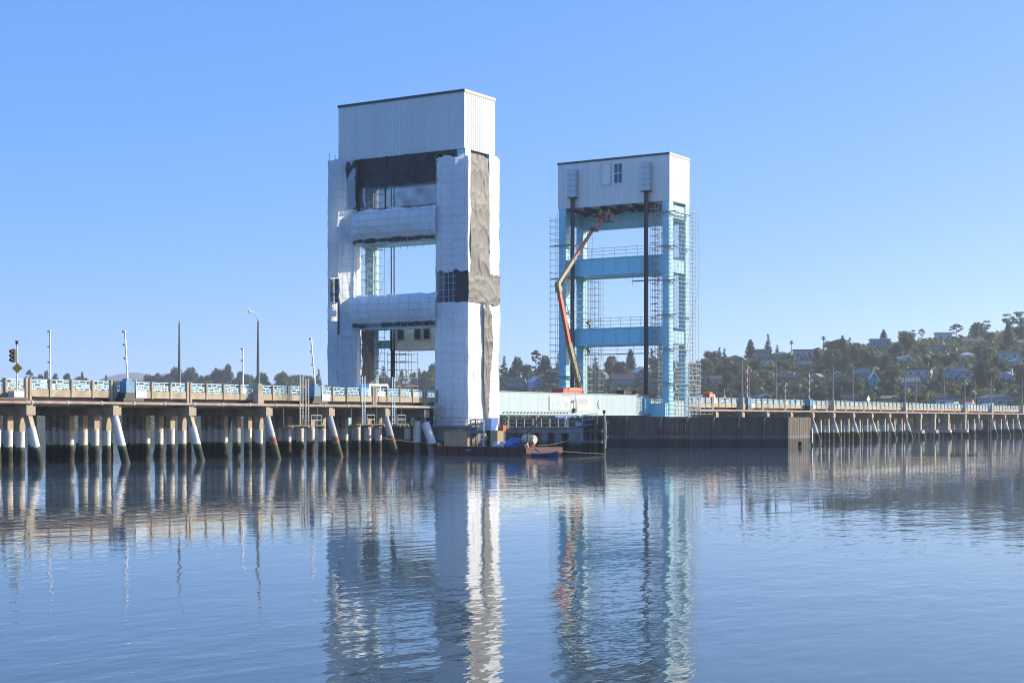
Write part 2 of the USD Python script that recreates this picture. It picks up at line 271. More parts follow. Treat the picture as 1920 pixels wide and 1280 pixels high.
# a far blue ridge beyond the left shore
for nm, Yd, lo, pts in (('far_hills', 5200.0, 0, [(-700, 770), (-100, 768), (120, 742), (185, 712), (205, 706), (225, 700), (250, 697), (275, 699), (292, 705), (310, 699), (325, 700), (345, 712), (420, 735), (560, 748), (700, 765)]),):
    uu = np.linspace(-700, 700, 160); vv = np.interp(uu, [p[0] for p in pts], [p[1] for p in pts]) + (meshkit.fbm(np.stack([uu / 30, 0 * uu, 0 * uu], -1), 3, 9) - 0.5) * 5
    g = np.zeros((160, 6, 3))
    for k, (fy, fz) in enumerate([(0.9, 0.0), (0.93, 0.35), (0.97, 0.8), (1.0, 1.0), (1.05, 0.7), (1.12, 0.0)]):
        x, y = at_depth(uu, Yd * fy); g[:, k, 0] = x; g[:, k, 1] = y; g[:, k, 2] = (CH + (VH - vv) * Yd / F) * fz
    struct(nm, MB().grid(g), 'far_forest', smooth=True)
# ------------------------------------------------------------ bridge approaches
Z_RAIL, W_ROAD = 7.6, 13.0
def approach(name, x0, x1, label, where):
    t = thing(name, label, 'bridge')
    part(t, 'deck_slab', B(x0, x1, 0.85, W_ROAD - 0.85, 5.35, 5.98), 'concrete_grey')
    part(t, 'road_surface', B(x0, x1, 1.6, W_ROAD - 1.6, 5.98, 6.03), 'asphalt')
    for y, z0 in ((0.12, 0), (W_ROAD - 1.6, 1)): part(t, 'sidewalk', B(x0, x1, y, y + 1.48, 6.03, 6.2), 'concrete')
    for sgn, y in ((-1, 0.84), (1, W_ROAD - 0.84)):
        n = int((x1 - x0) / 10.3) + 1; xs = np.linspace(x0, x1, n + 1)
        for a, b in zip(xs[:-1], xs[1:]):
            m = MB(); m.add([(a, y, 5.36), (b - 0.03, y, 5.36), (b - 0.03, y + sgn * 1.78, 5.42), (a, y + sgn * 1.78, 5.42), (a, y, 5.74), (b - 0.03, y, 5.74), (b - 0.03, y + sgn * 1.78, 5.63), (a, y + sgn * 1.78, 5.63)],
                            [(0, 1, 2, 3), (7, 6, 5, 4), (0, 4, 5, 1), (3, 2, 6, 7), (0, 3, 7, 4), (1, 5, 6, 2)])
            part(t, 'slab_ledge', m, 'concrete_ledge')
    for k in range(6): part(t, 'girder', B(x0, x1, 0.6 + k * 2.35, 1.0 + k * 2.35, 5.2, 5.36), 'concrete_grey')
    return t
PAN = 2.5
def parapet(t, y, out, x0, x1, phase, skip=()):
    """Concrete posts and kerb panels with pale blue fretwork between; double posts at the expansion joints."""
    xs = []; k = math.ceil((x0 - phase) / PAN)
    while phase + k * PAN <= x1: xs.append((phase + k * PAN, k % 4 == 0)); k += 1
    for i, (x, dbl) in enumerate(xs):
        for dx in ((-0.22, 0.22) if dbl else (0,)):
            part(t, 'parapet_post', B(x + dx - 0.12, x + dx + 0.12, y - 0.15 + 0.03 * out, y + 0.15 + 0.03 * out, 5.7 if dbl else 6.02, Z_RAIL + (0.1 if dbl else 0.04)), 'concrete')
        if i + 1 == len(xs): break
        a, b = x + (0.37 if dbl else 0.15), xs[i + 1][0] - (0.37 if xs[i + 1][1] else 0.15); w = b - a
        part(t, 'kerb_panel', B(a, b, y - 0.1, y + 0.1, 6.06, 6.72), 'concrete')
        m = MB(); H = lambda p, q, z, h=0.07: m.box(a + p * w, a + q * w, y - 0.03, y + 0.03, z - h / 2, z + h / 2)
        V = lambda p, z0, z1: m.box(a + p * w - 0.034, a + p * w + 0.034, y - 0.027, y + 0.027, z0, z1)
        H(0, 1, 7.56, 0.075); H(0, 1, 7.22); H(0, 1, 6.87)
        f = (lambda p: p) if i % 2 else (lambda p: 1 - p)
        for p in (0.27, 0.62): V(f(p), 7.25, 7.53)
        for p in (0.12, 0.47, 0.80): V(f(p), 6.9, 7.19)
        for p in (0.08, 0.40, 0.72, 0.93): V(f(p), 6.72, 6.84)
        for p, q, z in ((0.27, 0.62, 7.34), (0.62, 1.0, 7.40), (0.12, 0.47, 7.06), (0.47, 0.80, 7.0), (0.0, 0.12, 7.04), (0.80, 1.0, 7.08)):
            H(min(f(p), f(q)), max(f(p), f(q)), z, 0.06)
        part(t, 'fretwork_panel', m, 'rail_blue')
XL0, XL1, XR0, XR1 = -48.0, 51.3, 115.6, 420.0
left = approach('bridge_approach', XL0, XL1, 'near concrete bridge approach on white jacketed piles, left of the wrapped tower', 'left')
right = approach('bridge_approach', XR0, XR1, 'long concrete bridge approach running away right from the unwrapped blue tower to the shore', 'right')
parapet(left, 0.0, -1, XL0, XL1, -11.25); parapet(left, W_ROAD, 1, XL0, XL1, -11.25)
parapet(right, 0.0, -1, XR0, 345, -11.25 + 2.5 * 52); parapet(right, W_ROAD, 1, XR0, 345, -11.25 + 2.5 * 52)
# the pinkish pipe slung along the outside of the slab
def conduit(x0, x1, label, n):
    t = thing('service_pipe', label, 'pipe'); xs = np.linspace(x0, x1, n + 1)
    for a, b in zip(xs[:-1], xs[1:]):
        part(t, 'pipe_length', MB().tube((a + 0.05, -1.16, 5.53), (b - 0.05, -1.16, 5.53), 0.155, n=10), 'pipe_pink', smooth=40)
        part(t, 'collar', MB().tube((a - 0.12, -1.16, 5.53), (a + 0.12, -1.16, 5.53), 0.2, n=10), 'concrete_ledge')
conduit(XL0, 40.5, 'rusty pink service pipe slung along the near approach above the pile caps', 22)
conduit(XR0 + 2, 345, 'rusty pink service pipe slung along the far approach right of the blue tower', 40)
# ------------------------------------------------------------ pile bents
def sleeve(r, z0, z1, n=10, amp=0.05, seed=0):
    zs = np.linspace(z0, z1, 9); an = np.linspace(0, 2 * np.pi, n + 1); g = np.zeros((9, n + 1, 3))
    rr = r + amp * (NR.random((9, n + 1)) - 0.3); rr[:, -1] = rr[:, 0]; rr[-1] -= amp * 0.5
    g[..., 0] = rr * np.cos(an); g[..., 1] = rr * np.sin(an); g[..., 2] = zs[:, None]
    return MB().grid(g)
def vertical_pile(parent, y, s, big=False):
    w = 0.31; r = 0.40 if not big else 0.48
    p = part(parent, 'pile', B(-w, w, y - w, y + w, 2.9, 4.45), 'concrete')
    part(p, 'jacket', MB().tube((0, y, -1), (0, y, 3.0 + 0.15 * (s % 3)), r, n=12), 'jacket', smooth=40)
    part(p, 'growth', sleeve(r + 0.02, -1, 1.12).moved((0, y, 0)), 'growth', smooth=True)
def batter_pile(parent, look='jacket', side=-1, up=False):
    y0, y1 = (-0.75, -2.35) if side < 0 else (W_ROAD + 0.75, W_ROAD + 2.35); P0 = np.array([0.0, y0, 4.45]); P1 = np.array([0.25, y1, -0.8]); at = lambda f: P0 + (P1 - P0) * f
    p = part(parent, 'batter_pile', MB().bar(at(0), at(0.3), 0.55), 'concrete')
    part(p, 'jacket', MB().tube(at(0.02 if up else 0.22), at(1), 0.40, n=12), look, smooth=40)
def bent(x, label, group, look='jacket', up=False, ys=(0.2, 1.75, 3.3, 5.1, 6.0, 6.9, 7.8, 10.3, 12.7), ref=None):
    t = thing('pile_bent', label, 'pile bent', (x, 0, 0), group=group, ref=ref)
    if ref is None:
        part(t, 'cap_beam', B(-0.5, 0.5, -1.2, W_ROAD + 1.2, 4.42, 5.2), 'concrete')
        part(t, 'bearing_ledge', B(-0.35, 0.35, -1.05, W_ROAD + 1.0, 5.2, 5.35), 'concrete_ledge')
        for k, y in enumerate(ys): vertical_pile(t, y, k)
        batter_pile(t, look, -1, up); batter_pile(t, 'jacket', 1)
    return t
LB = [(-42.6, 0), (-32.3, 0), (-22.1, 0), (-11.9, 0), (-1.8, 1), (8.1, 0), (19.4, 2), (29.7, 2), (39.9, 2)]
g1 = 'pile bents under the near approach'
protoA = bent(LB[3][0], 'pile bent under the near approach below the traffic light and diamond sign', g1)
bent(LB[4][0], 'pile bent under the near approach below the first barrier gate, white leaning front pile', g1, up=True)
bent(LB[6][0], 'pile bent under the near approach below the tall curved lamp, rust banded leaning pile', g1, 'jacket_rust', up=True)
protoC = bent(LB[7][0], 'pile bent with rust banded leaning pile beside the left timber work platform', g1, 'jacket_rust', up=True)
bent(LB[8][0], 'pile bent nearest the wrapped tower, rust banded leaning front pile', g1, ref=protoC)
bent(LB[5][0], 'pile bent under the near approach with the dull lampless pole above it', g1, ref=protoA)
for k, x in enumerate((-22.1, -32.3, -42.6)): bent(x, f'{ORD[k]} pile bent of the near approach beyond the left edge of the photo', g1, ref=protoA)
t = thing('pile_bent', 'shaded pile bent against the wrapped tower pier with two fat white jackets', 'pile bent', (48.4, 0, 0))
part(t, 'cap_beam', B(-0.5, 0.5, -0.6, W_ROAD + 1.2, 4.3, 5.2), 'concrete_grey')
for k, y in enumerate((2.3, 5.0, 7.6, 10.2, 12.8)): vertical_pile(t, y, k)
for x, y0, y1, z0, z1 in ((0.1, 0.9, 0.9, 1.3, 3.9), (0.3, -0.1, -1.2, 1.1, 3.6)):
    p = part(t, 'pile', MB().bar((x, y0 + (0.35 if y0 < 0 else 0), 4.4), (x, y1, -0.5), 0.5), 'concrete_grey')
    part(p, 'jacket', MB().tube((x, y0, z1), (x, y1, z0), 0.52, n=14), 'white_paint', smooth=40)
RB = [117.9, 128.2, 138.5, 148.8, 159.3, 169.6, 180.0, 190.5, 201.0, 211.4, 221.9]
g2 = 'pile bents under the far approach'
protoR = bent(RB[3], 'pile bent behind the right end of the timber channel fender', g2)
for k, x in enumerate(RB):
    if k != 3: bent(x, f'{ORD[k]} pile bent of the far approach counted from the blue tower', g2, ref=protoR)
def low_bent(x, label, ref=None):
    t = thing('pile_bent', label, 'pile bent', (x, 0, 0), group='low footing bents near the far shore', ref=ref)
    if ref is None:
        part(t, 'cap_beam', B(-0.5, 0.5, -1.2, W_ROAD + 1.2, 4.42, 5.2), 'concrete')
        part(t, 'bearing_ledge', B(-0.35, 0.35, -1.05, W_ROAD + 1.0, 5.2, 5.35), 'concrete_ledge')
        for y in (-0.7, 3, 6.6, 10.2, 13.6): part(t, 'column', B(-0.42, 0.42, y - 0.42, y + 0.42, 1.8, 4.45), 'concrete')
        part(t, 'footing_beam', B(-0.8, 0.8, -1.6, W_ROAD + 1.6, 1.15, 1.8), 'concrete_ledge')
        for y in (-1.3, 1.5, 4.5, 7.5, 10.5, 13.5): part(t, 'pile', MB().tube((0.2, y - (0.9 if y < 0 else 0), -1), (0, y, 1.3), 0.3, n=8), 'growth', smooth=40)
    return t
protoL = low_bent(231.5, 'first low footing bent where the far approach changes to square columns')
for k, x in enumerate((241.2, 251.0, 264.0)): low_bent(x, f'{ORD[k + 1]} low footing bent of the far approach counted from the left', protoL)
for k, x in enumerate((274.5, 286.0, 297.5, 309, 320.5, 332, 343.5, 355, 366.5, 378, 389.5)):
    bent(x, f'{ORD[k]} pile bent beyond the low footings of the far approach', g2, ref=protoR)

# ------------------------------------------------------------ lamp poles, barrier gates, signals
def lamp(x, y, top, label, arm=False, side=-1, ref=None):
    t = thing('lamp_pole', label, 'lamp pole', (x, y, 0), group='lamp poles along the bridge', ref=ref)
    if ref is None:
        if side < 0: part(t, 'pedestal', MB().prism([(-0.45, -0.35), (0.45, -0.35), (0.45, 0.45), (-0.45, 0.45)], 5.4, 6.7).box(-0.32, 0.32, -0.25, 0.35, 6.7, 7.75), 'concrete')
        else: part(t, 'pedestal', B(-0.35, 0.35, -0.3, 0.3, 5.9, 7.4), 'concrete')
        part(t, 'pole', MB().tube((0, 0.05, 7.4), (0, 0.05, top), 0.19, 0.10, n=8), 'pole_concrete', smooth=40)
        if arm:
            c = [(-0.95 * math.sin(a) * 1.0 - 0.0, 0.05 - 0.1 * math.sin(a), top + 0.75 * (1 - math.cos(a)) if False else top + 0.8 * math.sin(a * 0.5 + 0.2)) for a in np.linspace(0, 1.57, 6)]
            c = [(0, 0.05, top)] + [(-0.12, 0.05, top + 0.4), (-0.42, 0.05, top + 0.72), (-0.8, 0.02, top + 0.86), (-1.05, 0, top + 0.88)]
            part(t, 'arm', MB().path(c, 0.045, 6), 'steel', smooth=40)
            part(t, 'lamp_head', MB().tm(m3.Manifold.hull(m3.Manifold.sphere(0.12, 12).scale((2.0, 1, 0.6)) + m3.Manifold.sphere(0.07, 12).translate((0.4, 0, 0.05))).translate((-1.35, 0, top + 0.82))), 'steel', smooth=40)
        else:
            part(t, 'cap', MB().tube((0, 0.05, top), (0, 0.05, top + 0.35), 0.05, n=6), 'steel')
    return t
lamp(18.4, -0.6, 14.2, 'tall concrete lamp pole with a curved arm and lamp head on the near parapet', arm=True)
lamp(139.3, -0.6, 14.4, 'tall pole with concrete pedestal left of the far barrier gates')
p0 = lamp(180.8, -0.6, 14.2, 'tall near side pole with concrete pedestal just right of the timber fender end')
for x, lb in ((222.3, 'near side pole with pedestal past the white diamond sign on the far approach'), (264.9, 'near side pole with pedestal above the black timber dolphin'), (287.0, 'near side pole with pedestal beside the orange cab truck'), (315.6, 'near side pole with pedestal closest to the right edge')):
    lamp(x, -0.6, 14.2, lb, ref=p0)
p1 = lamp(21.5, W_ROAD + 0.5, 14.6, 'plain dark pole on the far side of the near approach', side=1)
for k, (x, h) in enumerate(((173.7, 13.1), (186.8, 14.9), (229.4, 16.2), (272.4, 14.2), (295.1, 14.7), (321.8, 14.7))):
    lamp(x, W_ROAD + 0.5, h, f'plain pole on the far side of the far approach, {ORD[k]} from the left', side=1)
def gate(x, y, rot, label, cab=True, height=4.4, lean=-0.06, red=False):
    t = thing('barrier_gate', label, 'barrier gate', (x, y, 0), rot)
    if cab:
        part(t, 'bracket', MB().box(-1.0, 1.6, -0.55, 0.5, 5.75, 6.05).box(-0.7, 1.1, -0.45, 0.4, 6.05, 6.45), 'black')
        part(t, 'cabinet', MB().box(-0.55, 0.55, -0.42, 0.38, 6.5, 7.62).box(-0.35, 0.3, -0.3, 0.3, 7.62, 7.85), 'machine_blue')
        part(t, 'plinth', B(0.62, 2.0, -0.5, 0.45, 6.05, 6.75), 'cabinet_grey')
        part(t, 'side_panel', B(0.6, 0.66, -0.5, 0.4, 6.75, 7.75), 'white_paint')
    else:
        part(t, 'cabinet', MB().box(-0.3, 0.3, -0.3, 0.3, 6.2, 7.5), 'white_paint')
    z0 = 7.85 if cab else 7.4
    a = part(t, 'barrier_arm', MB().bar((0, -0.02, z0), (lean * height, -0.02, z0 + height), 0.13, 0.1), 'white_paint')
    if red:
        for k in range(4): part(t, 'red_band', MB().bar((lean * height * (k + 0.5) / 4, -0.02, z0 + height * (k + 0.5) / 4), (lean * height * (k + 1) / 4, -0.02, z0 + height * (k + 1) / 4), 0.14, 0.11), 'orange')
    for k in (0.42, 0.7, 0.97):
        c = np.array((lean * height * k, -0.02, z0 + height * k))
        part(t, 'warning_light', MB().box(-0.26, -0.06, -0.09, 0.09, -0.07, 0.07).box(-0.06, 0.0, -0.04, 0.04, -0.04, 0.04).moved(c), 'black')
gate(-0.1, -0.75, 0, 'raised white barrier gate on its blue cabinet, near parapet at left', lean=-0.08, height=4.5)
gate(27.3, -0.75, 0, 'raised leaning barrier gate on a blue cabinet, between lamp and wrapped tower', lean=-0.13, height=5.0)
gate(140.9, -0.75, 0, 'raised red and white barrier gate on a blue cabinet next to the far lamp pole', lean=-0.02, height=5.2, red=True)
gate(168.4, -0.75, 0, 'raised red and white barrier gate on a blue cabinet further right', lean=0.02, height=5.2, red=True)
gate(2.3, W_ROAD - 0.6, 0, 'raised barrier arm with white post on the far side, second from left edge', cab=False, lean=-0.01, height=5.5)
gate(30.5, W_ROAD - 0.6, 0, 'raised barrier arm on the far side right of the plain pole', cab=False, lean=0.0, height=4.8)
gate(143.4, W_ROAD - 0.6, 0, 'raised barrier arm on the far side behind the far gates', cab=False, lean=0.0, height=6.3, red=True)
gate(188.6, W_ROAD - 0.6, 0, 'short raised barrier arm on the far side beside the white car', cab=False, lean=0.02, height=4.0, red=True)
t = thing('traffic_light', 'black three lamp traffic light on a white pole at the left edge', 'traffic light', (-13.15, -0.85, 0))
part(t, 'base', B(-0.55, 0.55, -0.3, 0.5, 5.95, 6.5), 'cabinet_grey'); part(t, 'bracket', MB().box(-2.2, 0.9, -0.5, 0.55, 5.72, 5.95).box(-0.6, -0.2, -0.4, 0.4, 5.5, 5.72), 'black')
part(t, 'pole', MB().tube((0, 0, 6.5), (0, 0, 10.7), 0.065, n=10), 'white_steel', smooth=40)
h = part(t, 'signal_housing', MB().box(-0.44, -0.12, -0.2, 0.2, 8.98, 10.12), 'black')
for k in range(3):
    z = 9.2 + 0.36 * k
    part(h, 'visor', MB().tube((-0.44, 0, z), (-0.72, 0, z - 0.03), 0.15, n=12, caps=False), 'black'); part(h, 'lens', MB().tube((-0.445, 0, z), (-0.46, 0, z), 0.13, n=12), 'window_dark')
part(t, 'cap_light', MB().tube((0, 0, 10.55), (0, 0, 10.85), 0.13, n=10), 'black')
t = thing('warning_sign', 'yellow diamond sign on the traffic light pole', 'sign', (-13.2, -0.96, 8.48), -48)
part(t, 'plate', MB().prism([(-0.42, 0), (0, -0.42), (0.42, 0), (0, 0.42)], 0, 0.02).rot(math.pi / 2, (1, 0, 0)), 'yellow')
part(t, 'border', MB().prism([(-0.45, 0), (0, -0.45), (0.45, 0), (0, 0.45)], 0, 0.012).rot(math.pi / 2, (1, 0, 0)).moved((0, 0.015, 0)), 'rail_yellow')
t = thing('diamond_sign', 'white diamond sign back standing above the far approach parapet', 'sign', (201.0, -0.25, 0), -18)
part(t, 'plate', MB().prism([(-0.6, 0), (0, -0.75), (0.6, 0), (0, 0.75)], 0, 0.03).rot(math.pi / 2, (1, 0, 0)).moved((0, 0, 8.15)), 'white_paint')
part(t, 'post', MB().tube((0, 0.08, 6.2), (0, 0.08, 8.6), 0.05, n=6), 'steel')
t = thing('electrical_cabinet', 'white electrical cabinet behind the fretwork right of the traffic light', 'cabinet', (-8.9, 0.8, 6.2))
part(t, 'body', B(-0.35, 0.35, -0.2, 0.2, 0, 1.35), 'white_paint'); part(t, 'label_plate', B(-0.25, 0.25, -0.215, -0.2, 0.95, 1.2), 'print_rose')
# gull on the lamp head
t = thing('gull', 'small white and grey gull sitting on the lamp head', 'gull', (16.95, -0.6, 15.16), 190)
b = m3.Manifold.batch_hull([m3.Manifold.sphere(0.11, 16).scale((1.5, 0.9, 0.9)), m3.Manifold.sphere(0.05, 12).translate((0.14, 0, 0.1))]) + m3.Manifold.sphere(0.068, 12).translate((0.19, 0, 0.17))
part(t, 'body', MB().tm(b.translate((0, 0, 0.08))), 'gull_white', smooth=40); part(t, 'wing', MB().tm((m3.Manifold.sphere(0.11, 12).scale((1.7, 0.95, 0.6))).translate((-0.07, 0, 0.12))), 'gull_grey', smooth=40)
part(t, 'bill', MB().tube((0.24, 0, 0.25), (0.33, 0, 0.23), 0.02, 0.006, n=6), 'yellow')
part(t, 'leg', MB().tube((0, 0.03, -0.02), (0, 0.03, 0.02), 0.01, n=5), 'yellow'); part(t, 'leg', MB().tube((0, -0.03, -0.02), (0, -0.03, 0.02), 0.01, n=5), 'yellow')

# ------------------------------------------------------------ work platforms and ladders hung from the near approach
def ladder(x, y, z0, z1, label, m='rail_blue'):
    t = thing('ladder', label, 'ladder', (x, y, 0))
    for dx in (-0.24, 0.24): part(t, 'stile', MB().bar((dx, 0, z0), (dx, 0, z1), 0.07), m)
    for k, z in enumerate(np.arange(z0 + 0.25, z1 - 0.1, 0.3)): part(t, 'rung', MB().tube((-0.24, 0, z), (0.24, 0, z), 0.02, n=5), m)
def work_platform(x0, x1, y0, y1, z, label, rails):
    t = thing('work_platform', label, 'platform')
    for k in range(4):
        a = y0 + (y1 - y0) * k / 4; part(t, 'plank', B(x0 + 0.08 * (k % 2), x1 - 0.1 * (k % 3), a + 0.01, a + (y1 - y0) / 4 - 0.01, z, z + 0.08), 'plank_wood')
    for x in np.linspace(x0 + 0.4, x1 - 0.4, 3): part(t, 'bearer', B(x - 0.08, x + 0.08, y0 - 0.25, y1 + 0.2, z - 0.22, z), 'plank_wood')
    for a, b in rails:
        m = MB()
        for x in (a, b): m.tube((x, y0, z + 0.05), (x, y0, z + 1.15), 0.035, n=6)
        for zz in (0.6, 1.13): m.tube((a, y0, z + zz), (b, y0, z + zz), 0.03, n=6)
        part(t, 'handrail', m, 'white_steel')
    for x in (x0 + 0.3, (x0 + x1) / 2, x1 - 0.3): part(t, 'hanger', MB().tube((x, y1, z), (x, y1, 5.4), 0.025, n=5), 'steel')
work_platform(21.6, 27.7, -1.9, -1.0, 3.35, 'timber work platform with white handrail under the leaning barrier gate', [(25.3, 27.0)])
work_platform(33.0, 38.2, -2.0, -1.0, 3.45, 'timber work platform with white handrail between the last two pile bents', [(34.9, 36.3)])
work_platform(40.6, 43.0, -1.9, -1.0, 3.45, 'small timber work platform with handrail left of the pier', [(40.8, 42.2)])
ladder(24.4, -1.3, 3.4, 8.7, 'thin grey scaffold ladder beside the leaning barrier gate', 'steel')
ladder(25.3, -1.35, 3.4, 8.4, 'second grey ladder hanging over the left work platform', 'steel')
ladder(35.1, -1.35, 3.5, 8.9, 'pale blue ladder climbing past the parapet left of the white van')
ladder(40.7, -1.35, 3.4, 8.9, 'pale blue ladder climbing past the parapet right of the white van')
# ------------------------------------------------------------ lift towers
def siding_box(t, x0, x1, y0, y1, z0, z1, m='siding', pitch=0.45):
    """Machine house walls of ribbed metal sheets, each sheet a part."""
    def sheet(n_ribs, z0, z1):
        w = n_ribs * pitch; mb = MB(); prof = []
        for k in range(n_ribs):
            a = k * pitch; prof += [(a, 0), (a + 0.12, 0), (a + 0.16, 0.045), (a + 0.30, 0.045), (a + 0.34, 0)]
        prof.append((w, 0)); g = np.zeros((len(prof), 2, 3)); g[:, 0, 0] = g[:, 1, 0] = [p[0] for p in prof]; g[:, :, 1] = -np.array([p[1] for p in prof])[:, None]; g[:, 0, 2] = z0; g[:, 1, 2] = z1
        return mb.grid(g), w
    part(t, 'house_core', B(x0 + 0.06, x1 - 0.06, y0 + 0.06, y1 - 0.06, z0 + 0.02, z1 - 0.02), m)
    for (ax, ay, ang, length) in ((x0, y1, -90, y1 - y0), (x0, y0, 0, x1 - x0), (x1, y0, 90, y1 - y0), (x1, y1, 180, x1 - x0)):
        n = int(round(length / pitch)); per = 5; k = 0
        while k < n:
            q = min(per, n - k); s, w = sheet(q, z0, z1); sc = length / (n * pitch)
            s.v = [v * np.array([sc, 1, 1]) for v in s.v]
            s.moved((k * pitch * sc, 0.0, 0)).rot(math.radians(ang)).moved((ax, ay, 0)); part(t, 'wall_sheet', s, m); k += q
def machine_house(t, x0, x1, y0, y1, z0, z1, m='siding'):
    siding_box(t, x0, x1, y0, y1, z0, z1 - 0.32, m)
    part(t, 'roof_edge', MB().box(x0 - 0.1, x1 + 0.06, y0 - 0.03, y1 + 0.08, z1 - 0.318, z1), 'dark_trim')
    part(t, 'roof_trim', B(x0 - 0.06, x1 + 0.08, y0 - 0.1, y0 - 0.032, z1 - 0.36, z1 - 0.01), 'tan_trim')
def box_column(t, x0, x1, y0, y1, z0, z1, m):
    c = part(t, 'column', B(x0, x1, y0, y1, z0, z1), m)
    for z in np.arange(z0 + 3, z1, 6.0): part(c, 'splice_plate', B(x0 - 0.03, x1 + 0.03, y0 - 0.03, y1 + 0.03, z, z + 0.7), m)
def portal_beam(t, x0, x1, y0, y1, z0, z1, m):
    b = part(t, 'portal_beam', B(x0, x1, y0, y1, z0 + 0.08, z1 - 0.08), m)
    part(b, 'flange', MB().box(x0 - 0.12, x1 + 0.12, y0, y1, z0, z0 + 0.078).box(x0 - 0.12, x1 + 0.12, y0, y1, z1 - 0.078, z1), m)
    for y in np.arange(y0 + 1.5, y1 - 0.5, 2.2): part(b, 'stiffener', B(x0 - 0.06, x0, y - 0.015, y + 0.015, z0 + 0.1, z1 - 0.1), m)
def scaffold(x0, x1, y0, y1, z0, z1, label, lift=1.02, bay=1.7, boards=4, skip_in=None, m='steel', braces=True, seed=1):
    """Tube scaffold: every standard is a part, every lift of ledgers and transoms a part, boards and braces parts."""
    r = random.Random(seed); t = thing('scaffold', label, 'scaffold')
    nx = max(1, round((x1 - x0) / bay)); ny = max(1, round((y1 - y0) / bay)); xs = np.linspace(x0, x1, nx + 1); ys = np.linspace(y0, y1, ny + 1)
    on = lambda x, y: skip_in is None or not (skip_in[0] < x < skip_in[1] and skip_in[2] < y < skip_in[3])
    pts = [(x, y) for i, x in enumerate(xs) for j, y in enumerate(ys) if on(x, y) and (skip_in is not None or i in (0, nx) or j in (0, ny))]
    for x, y in pts: part(t, 'standard', MB().tube((x, y, z0), (x, y, z1 + r.uniform(-0.4, 0.9)), 0.035, n=6), m)
    zs = np.arange(z0 + 0.3, z1 + 0.1, lift)
    for k, z in enumerate(zs):
        mb = MB()
        for y in ys:
            row = [x for x, yy in pts if yy == y]
            for a, b in zip(row[:-1], row[1:]):
                if b - a < bay * 1.8: mb.tube((a - 0.1, y - 0.04, z), (b + 0.1, y - 0.04, z), 0.031, n=5, caps=False)
        for x in xs:
            col = [y for xx, y in pts if xx == x]
            for a, b in zip(col[:-1], col[1:]):
                if b - a < bay * 1.8: mb.tube((x - 0.04, a - 0.1, z + 0.05), (x - 0.04, b + 0.1, z + 0.05), 0.031, n=5, caps=False)
        if mb.n: part(t, 'lift_frame', mb, m)
        if boards and k % boards == boards - 1:
            for j in range(ny):
                if not on((x0 + x1) / 2, (ys[j] + ys[j + 1]) / 2): continue
                part(t, 'board', B(x0 + r.uniform(0, 1.2), x1 - r.uniform(0, 1.5), ys[j] + 0.3, ys[j + 1] - 0.3, z + 0.09, z + 0.14), 'plank_wood')
            if skip_in is not None and r.random() < 0.8: part(t, 'board', B(x0, xs[1], ys[0], ys[-1], z + 0.16, z + 0.21), 'plank_wood')
    if braces:
        for k in range(0, len(zs) - 4, 4):
            part(t, 'brace', MB().tube((xs[k // 4 % nx], y0 - 0.08, zs[k]), (xs[k // 4 % nx + 1], y0 - 0.08, zs[k + 4]), 0.03, n=5).tube((x0 - 0.08, ys[0], zs[k]), (x0 - 0.08, ys[1], zs[k + 4]), 0.03, n=5), m)
    return t
ZB, ZH0, ZH1 = 3.35, 36.75, 43.9
TY = (-3.0, -1.85, 14.95, 16.2)
# --- tower with the white sheeting
T1 = thing('lift_tower', 'taller looking lift tower with plain pale machine house, legs wrapped in white sheeting', 'lift tower')
machine_house(T1, 52.8, 59.6, -3.0, 16.3, ZH0, ZH1, 'siding_grey')
for x0, x1 in ((52.95, 54.15), (58.25, 59.45)):
    for y0, y1 in ((TY[0], TY[1]), (TY[2], TY[3])): box_column(T1, x0, x1, y0, y1, ZB, ZH0, 'blue_paint')
for z0, z1 in ((15.6, 18.2), (26.3, 28.9), (33.9, 36.4)): portal_beam(T1, 58.3, 59.3, TY[1], TY[2], z0, z1, 'blue_paint')
for z0, z1 in ((15.6, 18.2), (26.3, 28.9)): portal_beam(T1, 53.0, 54.0, TY[1], TY[2], z0, z1, 'blue_paint')
portal_beam(T1, 59.65, 60.4, 13.6, TY[3] + 1.2, 13.3, 14.3, 'blue_paint')
for y in (TY[0] + 0.1, TY[2] + 0.1):
    for z in (15.6, 26.3, 34): part(T1, 'side_strut', B(54.15, 58.25, y, y + 0.9, z, z + 1.8), 'blue_paint')
part(T1, 'house_support', MB().box(53.0, 54.0, -1.85, 14.95, 36.35, 36.74).box(58.3, 59.4, -1.85, 14.95, 36.4, 36.74).box(54.2, 58.2, -2.6, -1.9, 36.2, 36.73), 'black')
for y in (1, 3.4, 5.6, 8.0, 10.4, 12.6): part(T1, 'floor_beam', B(53.2, 59.2, y, y + 0.5, 36.1, 36.7), 'black')
part(T1, 'mast', MB().tube((56.2, 8.2, ZH1), (56.2, 8.2, ZH1 + 0.7), 0.03, n=6), 'steel')
for y in (13.05, 13.5): part(T1, 'hoist_cable', MB().tube((60.25, y, 6.0), (60.25, y, ZH0), 0.09, n=6), 'cable')
part(T1, 'anchor_rod', MB().box(60.1, 60.4, 13.0, 13.5, 6.0, 13.0), 'cable')
